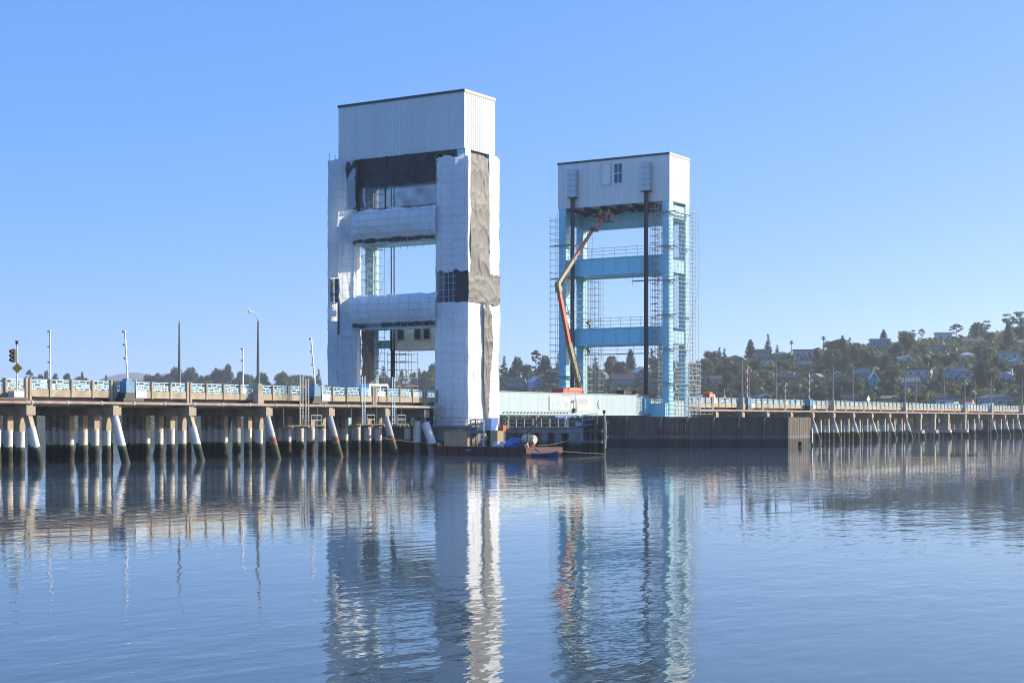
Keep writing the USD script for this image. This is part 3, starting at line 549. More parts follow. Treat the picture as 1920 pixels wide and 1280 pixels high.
# operator's house over the roadway
t = thing('control_house', 'low grey control house with small windows seen through the lowest opening of the wrapped tower', 'control house')
siding_box(t, 60.6, 63.6, 0.6, 14.0, 13.05, 16.3, 'siding_grey', 0.45)
part(t, 'roof', B(60.4, 63.8, 0.4, 14.2, 16.3, 16.5), 'dark_trim')
for y0 in (11.7, 9.0, 7.55, 4.2):
    w = part(t, 'window', MB().box(60.44, 60.5, y0 - 0.1, y0 + 1.05, 14.3, 14.42).box(60.44, 60.5, y0 - 0.1, y0 + 1.05, 15.7, 15.8).box(60.44, 60.5, y0 - 0.1, y0, 14.42, 15.7).box(60.44, 60.5, y0 + 0.95, y0 + 1.05, 14.42, 15.7), 'tan_trim')
    part(w, 'pane', B(60.5, 60.53, y0, y0 + 0.95, 14.42, 15.7), 'window_dark')
# sheeting: grids pushed in and out by folds
def fold(P, nrm, amp, seed, fx=0.9, fz=0.22, edge=None):
    q = P.copy(); q[..., 2] *= fz; q[..., :2] *= fx
    a = meshkit.fbm(q, 4, seed) - 0.5; b = meshkit.fbm(P * 0.28, 2, seed + 9) - 0.5
    c = 1 - np.abs(meshkit.noise(q * np.array([1.9, 1.9, 1.5]) + 7.3, seed + 4) - 0.5) * 2; e = 1 - np.abs(meshkit.noise(q * 0.8 + P[..., 2:3] * np.array([0.25, 0.0, 0.0]) + 3.1, seed + 6) - 0.5) * 2
    d = amp * (a * 0.8 + b * 1.0 + 0.35 * c ** 6 + 0.45 * e ** 10 - 0.2)
    if edge is not None: d = d * edge
    return P + d[..., None] * np.asarray(nrm, float)
def sheet_x(x, y0, y1, z0, z1, amp, seed, step=0.16, nrm=(-1, 0, 0), ragged=0.0, holes=()):
    ny, nz = max(3, int(abs(y1 - y0) / step)), max(3, int((z1 - z0) / (step * 1.6)))
    y, z = np.meshgrid(np.linspace(y0, y1, ny), np.linspace(z0, z1, nz), indexing='ij'); P = np.stack([np.full_like(y, x), y, z], -1)
    P = fold(P, nrm, amp, seed)
    if ragged: P[:, -1, 2] += ragged * (meshkit.noise(np.stack([P[:, -1, 1] * 1.5, 0 * P[:, -1, 1], 0 * P[:, -1, 1]], -1), seed) - 0.6); P[:, 0, 2] += ragged * (meshkit.noise(np.stack([P[:, 0, 1] * 1.3, 0 * P[:, 0, 1] + 5, 0 * P[:, 0, 1]], -1), seed) - 0.5)
    k = np.ones((ny - 1, nz - 1), bool); yc = (y[:-1, :-1] + y[1:, 1:]) / 2; zc = (z[:-1, :-1] + z[1:, 1:]) / 2
    for a, b, c, d in holes: k &= ~((yc > a) & (yc < b) & (zc > c) & (zc < d))
    return MB().grid(P, k)
def sheet_y(y, x0, x1, z0, z1, amp, seed, step=0.16, nrm=(0, -1, 0), ragged=0.0, shape=None, fx=1.0, fz=0.12):
    nx, nz = max(3, int((x1 - x0) / step)), max(3, int((z1 - z0) / (step * 1.6)))
    x, z = np.meshgrid(np.linspace(0, 1, nx), np.linspace(z0, z1, nz), indexing='ij')
    a, b = (x0 + 0 * z, x1 + 0 * z) if shape is None else shape(z)
    P = np.stack([a + (b - a) * x, np.full_like(z, y), z], -1); P = fold(P, nrm, amp, seed, fx, fz)
    if ragged: P[:, -1, 2] += ragged * (meshkit.noise(np.stack([P[:, -1, 0] * 1.7, 0 * x[:, 0], 0 * x[:, 0]], -1), seed) - 0.6); P[:, 0, 2] += ragged * (meshkit.noise(np.stack([P[:, 0, 0] * 1.7, 0 * x[:, 0] + 3, 0 * x[:, 0]], -1), seed) - 0.5)
    return MB().grid(P)
def battens(t, x, y0, y1, z0, z1, seed, amp, fs, dz=0.98, dy=1.75):
    """Tubes of the scaffold pressed against the sheeting from behind: thin ribs that follow its folds."""
    r = random.Random(seed)
    def on(pts): return fold(np.array(pts, float), (-1, 0, 0), amp, fs) - np.array([0.012, 0, 0])
    for z in np.arange(z0 + 0.6, z1 - 0.3, dz):
        zz = z + r.uniform(-0.08, 0.08); a, b = y0 + r.uniform(0, 0.5), y1 - r.uniform(0, 0.4)
        if r.random() < 0.92: part(t, 'pressed_ledger', MB().path(on([(x, y, zz + 0.01 * (y - a)) for y in np.linspace(a, b, 9)]), 0.024, 5), 'batten')
    for y in np.arange(y0 + 0.35, y1 - 0.1, dy):
        ya = y + r.uniform(-0.1, 0.1); part(t, 'pressed_standard', MB().path(on([(x, ya, z) for z in np.linspace(z0 + 0.2, z1 - 0.4, 30)]), 0.026, 5), 'batten')
N1 = thing('leg_sheeting', 'white sheeting with grey tarpaulin strip around the sunlit near leg of the left tower', 'sheeting')
part(N1, 'side_sheet', sheet_x(52.0, -4.1, 0.55, 22.0, 35.9, 0.24, 1, ragged=0.5), 'wrap', smooth=True)
part(N1, 'side_sheet', sheet_x(51.95, -4.1, 0.75, ZB + 0.25, 18.2, 0.30, 2, ragged=0.3), 'wrap', smooth=True)
part(N1, 'back_sheet', sheet_x(58.85, -4.1, 0.7, ZB + 0.2, 36.2, 0.3, 3, nrm=(1, 0, 0)), 'wrap', smooth=True)
part(N1, 'inner_sheet', sheet_y(0.7, 52.0, 58.8, ZB + 0.2, 36.0, 0.3, 4, nrm=(0, 1, 0)), 'wrap', smooth=True)
part(N1, 'front_sheet', sheet_y(-4.12, 52.0, 52.55, 21.6, 36.0, 0.16, 5), 'wrap', smooth=True)
part(N1, 'front_sheet', sheet_y(-4.12, 56.55, 58.85, 18.5, 36.3, 0.22, 6, ragged=0.4), 'wrap', smooth=True)
part(N1, 'front_sheet', sheet_y(-4.12, 51.95, 58.85, ZB + 0.25, 18.4, 0.26, 7, ragged=0.3, fx=1.1, fz=0.06), 'wrap', smooth=True)
part(N1, 'grey_strip', sheet_y(-4.16, 52.45, 56.6, 21.4, 36.0, 0.19, 8, step=0.09, ragged=0.35, fx=0.75, fz=0.3), 'grey_tarp', smooth=True, label='crumpled grey tarpaulin strip')
part(N1, 'grey_band', sheet_y(-4.2, 51.9, 58.9, 18.1, 21.7, 0.17, 9, step=0.09, ragged=0.3, fx=0.4, fz=0.55), 'grey_tarp', smooth=True, label='grey tarpaulin band across the leg')
_cz = np.array([3.8, 6.5, 9.5, 12.5, 15.5, 17.0, 18.1]); _cl = np.array([55.6, 55.25, 55.0, 55.15, 55.0, 55.05, 55.15]); _cr = np.array([56.1, 56.2, 56.5, 57.0, 56.85, 56.6, 55.9])
part(N1, 'lower_grey_strip', sheet_y(-4.38, 55, 57, 3.7, 18.2, 0.15, 10, step=0.07, fx=1.1, fz=0.4, shape=lambda z: (np.interp(z, _cz, _cl), np.interp(z, _cz, _cr))), 'grey_tarp', smooth=True, label='narrow wavy grey strip')
part(N1, 'black_net', sheet_x(52.12, -3.95, -2.35, 18.2, 22.0, 0.1, 11), 'black_tarp', smooth=True)
part(N1, 'opening_net', sheet_x(52.3, -2.35, 0.6, 18.2, 22.0, 0.1, 12), 'net', smooth=True)
m = MB()
for y in (-1.9, -1.2, -0.5, 0.2): m.tube((52.0, y, 18.1), (52.0, y, 22.1), 0.04, n=6)
for z in (18.9, 19.7, 20.5, 21.3): m.tube((52.0, -2.4, z), (52.0, 0.5, z), 0.035, n=6)
part(N1, 'opening_frame', m, 'steel')
part(N1, 'dark_backing', B(53.6, 53.7, -3.0, 0.4, 17.8, 22.4), 'black_tarp')
battens(N1, 52.0, -4.0, 0.5, 22.2, 35.5, 1, 0.24, 1); battens(N1, 51.95, -4.0, 0.65, ZB + 0.3, 18.0, 2, 0.30, 2)
part(N1, 'base_fold', sheet_x(51.7, -4.2, 1.0, ZB + 0.02, ZB + 0.55, 0.5, 14, ragged=0.3), 'wrap', smooth=True)
N2 = thing('leg_sheeting', 'white sheeting with dark gaps around the far leg of the left tower', 'sheeting')
part(N2, 'side_sheet', sheet_x(52.0, 12.85, 17.35, 6.0, 37.0, 0.3, 21, ragged=0.4, holes=((12.9, 15.0, 15.2, 29.8), (14.9, 17.1, 19.0, 21.9), (15.2, 15.95, 14.8, 19.1), (15.95, 16.95, 16.1, 17.2), (15.95, 16.95, 18.0, 18.7))), 'wrap_thin', smooth=True)
part(N2, 'overlap_sheet', sheet_x(51.72, 12.7, 15.3, 14.6, 30.4, 0.4, 22, ragged=0.6), 'wrap_thin', smooth=True)
part(N2, 'lower_overlap', sheet_x(51.82, 12.9, 15.4, 6.0, 14.8, 0.3, 23), 'wrap_thin', smooth=True)
part(N2, 'outer_sheet', sheet_y(17.4, 52.0, 58.8, 6.0, 37.0, 0.3, 24, nrm=(0, 1, 0)), 'wrap', smooth=True)
part(N2, 'inner_sheet', sheet_y(12.75, 52.0, 52.7, 6.0, 30.2, 0.2, 25, nrm=(0, -1, 0)), 'wrap', smooth=True)
part(N2, 'black_net', sheet_x(52.3, 14.9, 17.2, 19.0, 21.9, 0.1, 26), 'net', smooth=True); part(N2, 'dark_backing', B(53.2, 53.25, 14.95, 17.2, 18.9, 22.0), 'black_tarp')
part(N2, 'black_strip', sheet_x(52.12, 15.2, 15.95, 14.8, 19.1, 0.1, 27), 'black_tarp', smooth=True)
part(N2, 'inner_tarp', sheet_y(12.78, 53.0, 55.6, 5.9, 15.3, 0.4, 28, fx=1.0, fz=0.5), 'grey_tarp', smooth=True)
battens(N2, 52.0, 12.9, 17.2, 30.5, 36.8, 5, 0.3, 21); battens(N2, 52.0, 15.4, 17.2, 6.0, 30.4, 8, 0.3, 21); battens(N2, 51.72, 12.8, 15.2, 14.8, 30.2, 6, 0.4, 22); battens(N2, 51.82, 12.95, 15.3, 6.1, 14.6, 7, 0.3, 23)
def puffy_beam(label, z0, z1, y0, y1, seed, gap):
    t = thing('beam_sheeting', label, 'sheeting')
    prof = [(52.5, z0), (51.75, z0 + 0.12), (51.35, z0 + 0.9), (51.25, z0 + 1.9), (51.4, z1 - 0.9), (51.75, z1 - 0.35), (52.5, z1), (53.6, z1 + 0.05), (54.6, z1 - 0.1), (54.75, z1 - 1.5), (54.7, z0 + 0.2)]
    s = np.linspace(0, len(prof) - 1, 44); px_ = np.interp(s, range(len(prof)), [p[0] for p in prof]); pz = np.interp(s, range(len(prof)), [p[1] for p in prof])
    ys = np.linspace(y0, y1, 90); P = np.zeros((90, 44, 3)); P[..., 0] = px_; P[..., 2] = pz; P[..., 1] = ys[:, None]
    q = P * np.array([0.6, 0.45, 0.6]); d = meshkit.fbm(q, 4, seed) - 0.5; sc = 0.1 * np.abs(np.sin(ys * 1.35))[:, None]
    P[..., 0] -= d * 0.6; P[..., 2] += (d * 0.7 + sc) * (P[..., 2] > (z0 + z1) / 2)
    part(t, 'puffed_sheet', MB().grid(P), 'wrap', smooth=True)
    r = random.Random(seed)
    for y in np.arange(y0 + 0.8, y1, 1.55): part(t, 'seam', MB().path([(51.5 - 0.33 * math.sin((z - z0) / (z1 - z0) * math.pi), y + r.uniform(-0.05, 0.05), z) for z in np.linspace(z0 + 0.15, z1 - 0.4, 6)], 0.035), 'batten')
    for z in np.arange(z0 + 0.7, z1 - 0.5, 0.85): part(t, 'pressed_ledger', MB().tube((51.48 - 0.36 * math.sin((z - z0) / (z1 - z0) * math.pi), y0 + 0.3, z), (51.48 - 0.36 * math.sin((z - z0) / (z1 - z0) * math.pi), y1 - 0.3, z + 0.04), 0.035, n=5), 'batten')
    for a, b in gap: part(t, 'black_flap', sheet_x(51.65, a, b, z0 - 0.42, z0 + 0.12, 0.2, seed + 3, ragged=0.2), 'black_tarp', smooth=True)
    part(t, 'lower_pole', MB().tube((51.7, y0 + 0.2, z0 - 0.55), (51.7, y1 - 0.1, z0 - 0.55), 0.11, n=8), 'tan_trim')
    for y in np.arange(y0 + 1, y1, 1.1): part(t, 'hanger', MB().tube((51.62, y, z0 - r.uniform(0.8, 1.5)), (51.62, y, z0), 0.03, n=5), 'steel')
puffy_beam('puffed white sheeting around the upper cross beam of the left tower', 26.4, 30.2, 0.3, 13.1, 31, [(0.6, 13.0)])
puffy_beam('puffed white sheeting around the lower cross beam of the left tower', 15.9, 19.5, 0.3, 13.3, 32, [(0.5, 8.6), (11.0, 13.2)])
N3 = thing('debris_net', 'black netting across the top opening of the left tower', 'netting')
part(N3, 'black_tarpaulin', sheet_x(52.25, 0.3, 13.0, 33.1, 36.5, 0.7, 41, ragged=0.5), 'black_tarp', smooth=True)
part(N3, 'see_through_net', sheet_x(52.4, 0.4, 12.6, 30.1, 33.3, 0.2, 42), 'net', smooth=True)
part(N3, 'hanging_edge', sheet_y(12.6, 51.9, 53.2, 30.0, 36.4, 0.6, 43, nrm=(0, -1, 0)), 'black_tarp', smooth=True)
part(N3, 'hanging_edge', sheet_x(52.1, 12.5, 14.3, 30.4, 36.5, 0.5, 44, 0.16), 'black_tarp', smooth=True)
part(N3, 'support_line', MB().tube((52.2, 0.4, 33.25), (52.2, 12.9, 33.1), 0.06, n=6).tube((52.2, 8.4, 30.1), (52.2, 8.4, 33.2), 0.09, n=6).tube((52.2, 0.4, 30.25), (52.2, 12.9, 30.25), 0.05, n=6), 'black')
scaffold(54.4, 58.0, 12.9, 14.6, 6.1, 36.0, 'scaffold inside the far leg of the left tower', seed=3)
scaffold(60.5, 63.2, 11.4, 14.3, 6.1, 12.8, 'low scaffold under the grey control house', seed=4, boards=3)
# a few loose tube ends above the sheeting
t = thing('scaffold', 'loose scaffold tube ends sticking out above the far leg sheeting', 'scaffold')
for x, y, h in ((52.1, 17.2, 37.9), (52.1, 16.3, 37.6), (52.1, 15.6, 38.2), (52.2, 14.8, 37.4)): part(t, 'standard', MB().tube((x, y, 35.5), (x, y, h), 0.035, n=6), 'steel')
# --- blue tower without sheeting
T2 = thing('lift_tower', 'bare blue lift tower with windows in its pale machine house, further right', 'lift tower')
machine_house(T2, 107.5, 114.3, -3.0, 16.35, 36.8, 44.0)
for x0, x1 in ((107.55, 108.78), (113.0, 114.25)):
    for y0, y1 in ((TY[0], TY[1]), (TY[2], TY[3])): box_column(T2, x0, x1, y0, y1, 4.45, 36.8, 'blue_fresh' if x0 < 110 else 'blue_paint')
for z0, z1 in ((15.5, 18.1), (26.2, 28.85)):
    portal_beam(T2, 107.8, 108.6, TY[1], TY[2], z0, z1, 'blue_fresh'); portal_beam(T2, 113.2, 114.0, TY[1], TY[2], z0, z1, 'blue_fresh')
    part(T2, 'beam_soffit', B(108.62, 113.18, TY[1] + 0.02, TY[2] - 0.02, z0 + 0.1, z0 + 0.16), 'blue_fresh')
portal_beam(T2, 113.1, 114.1, TY[1], TY[2], 33.9, 36.95, 'blue_paint')
for y in (TY[0] + 0.12, TY[2] + 0.12):
    for z in (15.5, 26.2, 34.4): part(T2, 'side_strut', B(108.78, 113.0, y, y + 0.9, z, z + 1.9), 'blue_paint')
    part(T2, 'base_strut', B(108.78, 113.0, y - 0.02, y + 0.96, 4.5, 6.9), 'blue_pale')
    for k in range(4): part(T2, 'lacing', MB().tm(trimesh.creation.box((0.18, 0.1, 2.0)).apply_transform(trimesh.transformations.rotation_matrix(0.6 * (-1) ** k, (0, 1, 0))).apply_translation((110.0 + 0.6 * (k % 2), y + 0.5, 7.6 + k * 1.7))), 'blue_paint')
part(T2, 'base_block', B(106.3, 107.52, -2.9, 0.95, 4.5, 6.35), 'blue_fresh'); part(T2, 'base_flange', B(106.2, 107.53, -2.95, 1.0, 6.35, 6.5), 'blue_fresh')
part(T2, 'base_block', B(106.3, 107.52, 12.1, 16.1, 4.5, 6.35), 'blue_fresh')
for y in (0.4, 3, 5.8, 8.6, 11.4, 14): part(T2, 'floor_beam', B(107.7, 114.1, y, y + 0.45, 36.2, 36.78), 'black')
for _ in range(34): part(T2, 'floor_clutter', MB().tm(trimesh.creation.box((NR.uniform(0.3, 1.2), NR.uniform(0.3, 1.0), NR.uniform(0.15, 0.4)), trimesh.transformations.translation_matrix((108 + 4.6 * NR.random(), 0.2 + 14 * NR.random(), 36.0 + 0.35 * NR.random())))), 'black')
for k, (y0, y1, z0, z1) in enumerate(((12.65, 14.05, 38.4, 42.7), (-0.15, 1.3, 38.45, 42.7))):
    b = part(T2, 'cable_box', B(106.55, 107.44, y0, y1, z0, z1), 'cabinet_grey')
    for q in range(1, 5): part(b, 'box_seam', B(106.52, 107.3, y0 - 0.02, y1 + 0.02, z0 + (z1 - z0) * q / 5, z0 + (z1 - z0) * q / 5 + 0.05), 'cable_light')
    part(b, 'bottom_lip', B(106.5, 107.42, y0 - 0.05, y1 + 0.05, z0 - 0.14, z0), 'dark_trim')
    yc = (y0 + y1) / 2
    for dy in (-0.22, 0.22): part(T2, 'hoist_cable', B(106.8, 107.0, yc + dy - (0.1 if k else 0.08), yc + dy + 0.1, 7.4, z0 - 0.14), 'cable')
    part(T2, 'cable_guide', B(106.95, 107.02, yc - 0.13, yc + 0.11, 7.4, z0 - 0.14), 'cable_light')
w = part(T2, 'window', MB().box(107.38, 107.45, 4.85, 4.97, 39.95, 43.12).box(107.38, 107.45, 6.31, 6.43, 39.95, 43.12).box(107.38, 107.45, 4.97, 6.31, 39.95, 40.07).box(107.38, 107.45, 4.97, 6.31, 43.0, 43.12).box(107.385, 107.45, 5.6, 5.68, 40.07, 43.0).box(107.386, 107.45, 4.97, 6.31, 41.5, 41.58), 'white_paint')
for ya, yb in ((4.97, 5.6), (5.68, 6.31)):
    for za, zb in ((40.07, 41.5), (41.58, 43.0)): part(w, 'pane', B(107.42, 107.44, ya, yb, za, zb), 'window_dark')
d = part(T2, 'hatch', B(107.40, 107.45, 7.0, 8.45, 40.0, 43.05), 'siding'); part(d, 'hatch_frame', MB().box(107.36, 107.42, 6.9, 7.0, 39.9, 43.15).box(107.36, 107.42, 8.45, 8.55, 39.9, 43.15).box(107.36, 107.42, 7.0, 8.45, 43.05, 43.15).box(107.36, 107.42, 7.0, 8.45, 39.9, 40.0), 'cabinet_grey')
def beam_rail(z, y0, y1, x, label, n=9):
    t = thing('guardrail', label, 'guardrail')
    for y in np.linspace(y0, y1, n): part(t, 'post', MB().tube((x, y, z), (x, y, z + 1.55), 0.035, n=6), 'steel')
    for k, dz in enumerate((0.5, 1.05, 1.5)): part(t, 'rail', MB().tube((x, y0 - 0.2, z + dz), (x, y1 + 0.2, z + dz), 0.032, n=6), 'steel')
beam_rail(28.85, -1.5, 14.6, 107.9, 'guardrail tubes along the upper blue cross beam'); beam_rail(18.1, -1.5, 12.5, 107.9, 'guardrail tubes along the lower blue cross beam')
t = thing('hanging_stage', 'thin plank stage hung below the lower blue cross beam', 'platform')
part(t, 'board', B(107.6, 108.5, 0.5, 11.8, 14.0, 14.12), 'plank_wood')
for y in (0.6, 3.2, 6, 8.7, 11.6): part(t, 'hanger', MB().tube((107.75, y, 13.3), (107.75, y, 15.6), 0.03, n=6), 'steel')
part(t, 'rail', MB().tube((107.75, 0.4, 14.7), (107.75, 11.8, 14.7), 0.03, n=6), 'steel')
t = thing('hanging_stage', 'short plank stage hung below the upper blue cross beam', 'platform')
part(t, 'board', B(107.6, 108.5, -1.2, 3.4, 25.0, 25.12), 'plank_wood')
for y in (-1.0, 1.2, 3.3): part(t, 'hanger', MB().tube((107.75, y, 24.4), (107.75, y, 26.5), 0.03, n=6), 'steel')
scaffold(107.1, 115.2, -4.15, -0.9, 4.6, 36.0, 'tall scaffold wrapped around the near leg of the blue tower', seed=6, skip_in=(107.4, 114.6, -3.3, -1.0), bay=1.0, lift=0.64, boards=8, m='steel_bright')
scaffold(107.2, 113.5, 13.6, 17.6, 6.2, 35.8, 'scaffold wrapped around the far leg of the blue tower', seed=7, skip_in=(107.4, 114.5, 14.6, 17.2), bay=1.6, boards=5)
scaffold(114.8, 116.3, 13.2, 15.4, 6.2, 27.2, 'scaffold stack behind the far leg of the blue tower', seed=8, bay=0.75, boards=0, braces=False)
scaffold(114.5, 116.0, -4.1, -2.6, 4.6, 12.6, 'dense bright scaffold bay at the right foot of the blue tower', seed=9, bay=0.7, lift=0.85, boards=0, m='white_steel')
scaffold(107.1, 108.3, -0.9, -0.1, 6.8, 36.0, 'narrow ladder scaffold on the inner side of the near blue leg', seed=10, bay=0.6, boards=3, braces=False)
t = thing('scaffold_platform', 'sunlit plank platform with rails at the right foot of the blue tower', 'platform')
for k in range(4): part(t, 'plank', B(114.8 + 0.03 * k, 119.6, -4.4 + 0.45 * k, -4.0 + 0.45 * k, 4.9, 4.98), 'plank_wood')
m = MB()
for x in (115.2, 116.8, 118.4, 119.5): m.tube((x, -4.4, 4.9), (x, -4.4, 6.0), 0.03, n=6)
for z in (5.4, 5.95): m.tube((115, -4.4, z), (119.6, -4.4, z), 0.03, n=6)
part(t, 'handrail', m, 'white_steel')

# ------------------------------------------------------------ lift span
SP = thing('lift_span', 'long pale blue girder lift span between the two towers', 'bridge span')
xs = [60.6, 67.5, 74.4, 84.6, 94.5, 106.2]
for y, o in ((0.0, -1), (13.0, 1)):
    for a, b in zip(xs[:-1], xs[1:]):
        g = part(SP, 'girder_plate', B(a + 0.01, b - 0.01, y - 0.12, y + 0.12, 4.74, 7.62), 'blue_pale')
        part(g, 'flange', MB().box(a + 0.012, b - 0.012, y - 0.26, y + 0.26, 4.65, 4.738).box(a + 0.012, b - 0.012, y - 0.22, y + 0.22, 7.622, 7.7), 'blue_pale')
        if 80 < b < 90: part(g, 'splice_strip', B(b - 0.16, b + 0.14, y - 0.15, y + 0.15, 4.745, 7.615), 'blue_pale')
part(SP, 'deck', B(60.6, 106.2, 0.13, 12.87, 6.0, 6.4), 'asphalt')
for x in np.arange(62, 106, 3.4): part(SP, 'floor_beam', B(x, x + 0.3, 0.13, 12.87, 5.0, 6.0), 'blue_fresh')
for k in range(20): part(SP, 'bracket_bolt', B(66.0 + 0.85 * k, 66.2 + 0.85 * k, -0.32, -0.125, 4.92, 5.06), 'cable_light')
part(SP, 'end_block', B(104.6, 106.25, -0.5, 13.4, 4.9, 7.2), 'blue_fresh')
sg = thing('mural_panel', 'faded framed mural panel bolted to the pale blue girder', 'sign')
part(sg, 'panel', B(77.6, 83.0, -0.19, -0.125, 5.42, 7.1), 'faded_sign')
part(sg, 'frame', MB().box(77.4, 83.2, -0.22, -0.13, 7.1, 7.2).box(77.4, 83.2, -0.22, -0.13, 5.32, 5.42).box(77.4, 77.6, -0.22, -0.13, 5.42, 7.1).box(83.0, 83.2, -0.22, -0.13, 5.42, 7.1), 'frame_white')
for a, b, c, d in ((78.2, 78.9, 5.6, 6.6), (79.2, 80.3, 5.8, 6.7), (80.9, 81.2, 6.3, 6.8), (81.6, 82.5, 5.6, 6.5)): part(sg, 'faded_shape', B(a, b, -0.2, -0.19, c, d), 'blue_pale')
t = thing('small_plate', 'small brown smudged plate on the girder above the mural', 'sign'); part(t, 'plate', B(81.1, 83.3, -0.16, -0.12, 7.26, 7.42), 'print_tan')
t = thing('text_sign', 'white sign with four lines of dark lettering on the girder', 'sign')
part(t, 'panel', B(84.95, 88.9, -0.19, -0.125, 5.4, 7.16), 'sign_white')
part(t, 'backing', B(84.75, 89.25, -0.16, -0.125, 5.25, 7.28), 'frame_white')
for z, words in ((6.86, (3, 1, 3, 3)), (6.62, (2, 1, 5, 3, 1)), (6.38, (3, 1, 2, 1, 3, 2)), (6.14, (1, 2, 1, 3))):
    n = sum(words) + 0.8 * (len(words) - 1); wd = 2.15 / 13.2; x = 86.55 - n * wd / 2
    for k, wl in enumerate(words):
        for q in range(wl):
            a = x + q * wd; mm = MB(); mm.box(a, a + 0.035, -0.2, -0.19, z - 0.07, z + 0.07)
            sh = rnd.random()
            if sh < 0.6: mm.box(a + 0.036, a + 0.1, -0.2, -0.19, z + 0.04, z + 0.07)
            if sh > 0.3: mm.box(a + 0.036, a + 0.09, -0.2, -0.19, z - 0.015, z + 0.015)
            if sh < 0.45 or sh > 0.8: mm.box(a + 0.1005, a + 0.13, -0.2, -0.19, z - 0.07, z + 0.07)
            part(t, 'letter', mm, 'print_grey')
        x += (wl + 0.8) * wd
part(t, 'small_mark', B(86.2, 86.6, -0.2, -0.19, 5.68, 5.74), 'frame_white')
t = thing('oval_emblem', 'faded rose and white oval emblem on the girder right of the text sign', 'emblem')
m = MB().prism([(0.42 * math.cos(a), 0.62 * math.sin(a)) for a in np.linspace(0, 2 * np.pi, 28)[:-1]], 0, 0.03).rot(math.pi / 2, (1, 0, 0)).moved((91.2, -0.17, 6.2)); part(t, 'rim', m, 'print_rose')
m = MB().prism([(0.33 * math.cos(a), 0.52 * math.sin(a)) for a in np.linspace(0, 2 * np.pi, 28)[:-1]], 0, 0.02).rot(math.pi / 2, (1, 0, 0)).moved((91.2, -0.2, 6.2)); part(t, 'field', m, 'frame_white')
part(t, 'figure', MB().prism([(-0.16, -0.3), (0.16, -0.3), (0.1, 0.05), (0.0, 0.3), (-0.1, 0.05)], 0, 0.015).rot(math.pi / 2, (1, 0, 0)).moved((91.2, -0.22, 6.2)), 'print_rose')
t = thing('ladder_cage', 'black ladder and locker on the girder between mural and text sign', 'ladder')
part(t, 'locker', B(83.75, 84.3, -0.45, -0.13, 5.05, 5.6), 'black'); m = MB()
for x in (83.55, 84.3): m.tube((x, -0.4, 5.05), (x, -0.4, 6.7), 0.03, n=6)
m.tube((83.55, -0.4, 6.7), (84.3, -0.4, 6.75), 0.03, n=6); part(t, 'stile', m, 'cable'); part(t, 'fitting', B(83.35, 83.75, -0.45, -0.13, 6.45, 6.62), 'black')
t = thing('span_stiffeners', 'row of vertical ribs on the inside of the lift span girder', 'ribs')
for x in np.arange(63, 106, 3.4): part(t, 'rib', B(x, x + 0.05, 0.121, 0.4, 6.45, 7.6), 'blue_pale')
t = thing('equipment_box', 'long black box on the lift span deck near the blue tower', 'box')
part(t, 'body', B(100.6, 104.5, 1.0, 2.2, 6.4, 8.3), 'black'); part(t, 'lid', B(100.5, 104.6, 0.9, 2.3, 8.3, 8.36), 'cable')
t = thing('crate', 'small pale crate with orange base beside the long black box', 'crate', (103.6, 0.55, 6.4)); part(t, 'body', B(-0.5, 0.5, -0.25, 0.25, 0.9, 1.5), 'cream'); part(t, 'base', B(-1.0, 0.5, -0.25, 0.25, 0, 0.9), 'orange')
t = thing('blue_drip_tray', 'blue tarpaulin hung under the girder edge above the catwalk', 'tarpaulin'); part(t, 'sheet', sheet_y(-0.1, 79.0, 85.0, 4.25, 4.66, 0.1, 60), 'tarp_blue', smooth=True)

# ------------------------------------------------------------ piers, fenders, catwalk
p = thing('tower_pier', 'concrete pier under the wrapped tower', 'pier')
part(p, 'wall', B(51.45, 60.3, -5.0, 18.2, -1.5, 3.05), 'pier_wall'); part(p, 'coping', B(51.3, 60.45, -5.15, 18.35, 3.05, 3.34), 'concrete_grey')
part(p, 'rail', MB().tube((51.4, -5.0, 4.2), (51.4, 1.2, 4.2), 0.03, n=6).tube((51.4, -5.0, 3.8), (51.4, 1.2, 3.8), 0.03, n=6).tube((51.4, -5, 3.3), (51.4, -5, 4.2), 0.03, n=6).tube((51.4, -1.9, 3.3), (51.4, -1.9, 4.2), 0.03, n=6).tube((51.4, 1.2, 3.3), (51.4, 1.2, 4.2), 0.03, n=6), 'steel')
part(p, 'pipe_bracket', MB().path([(51.3, -3.15, 1.9), (51.3, -3.15, 2.75), (51.3, -3.7, 2.8)], 0.06), 'white_steel')
p = thing('tower_pier', 'concrete pier under the blue tower behind the timber fender', 'pier'); part(p, 'wall', B(106.2, 115.0, -3.6, 17.2, -1.5, 4.3), 'pier_wall'); part(p, 'coping', B(106.1, 115.2, -3.8, 17.4, 4.3, 4.44), 'concrete_grey')
t = thing('net_curtain', 'dark teal netting hung beside the foot of the wrapped leg', 'netting'); part(t, 'sheet', sheet_x(51.4, 0.7, 2.4, 3.4, 5.3, 0.5, 61), 'teal_net', smooth=True)
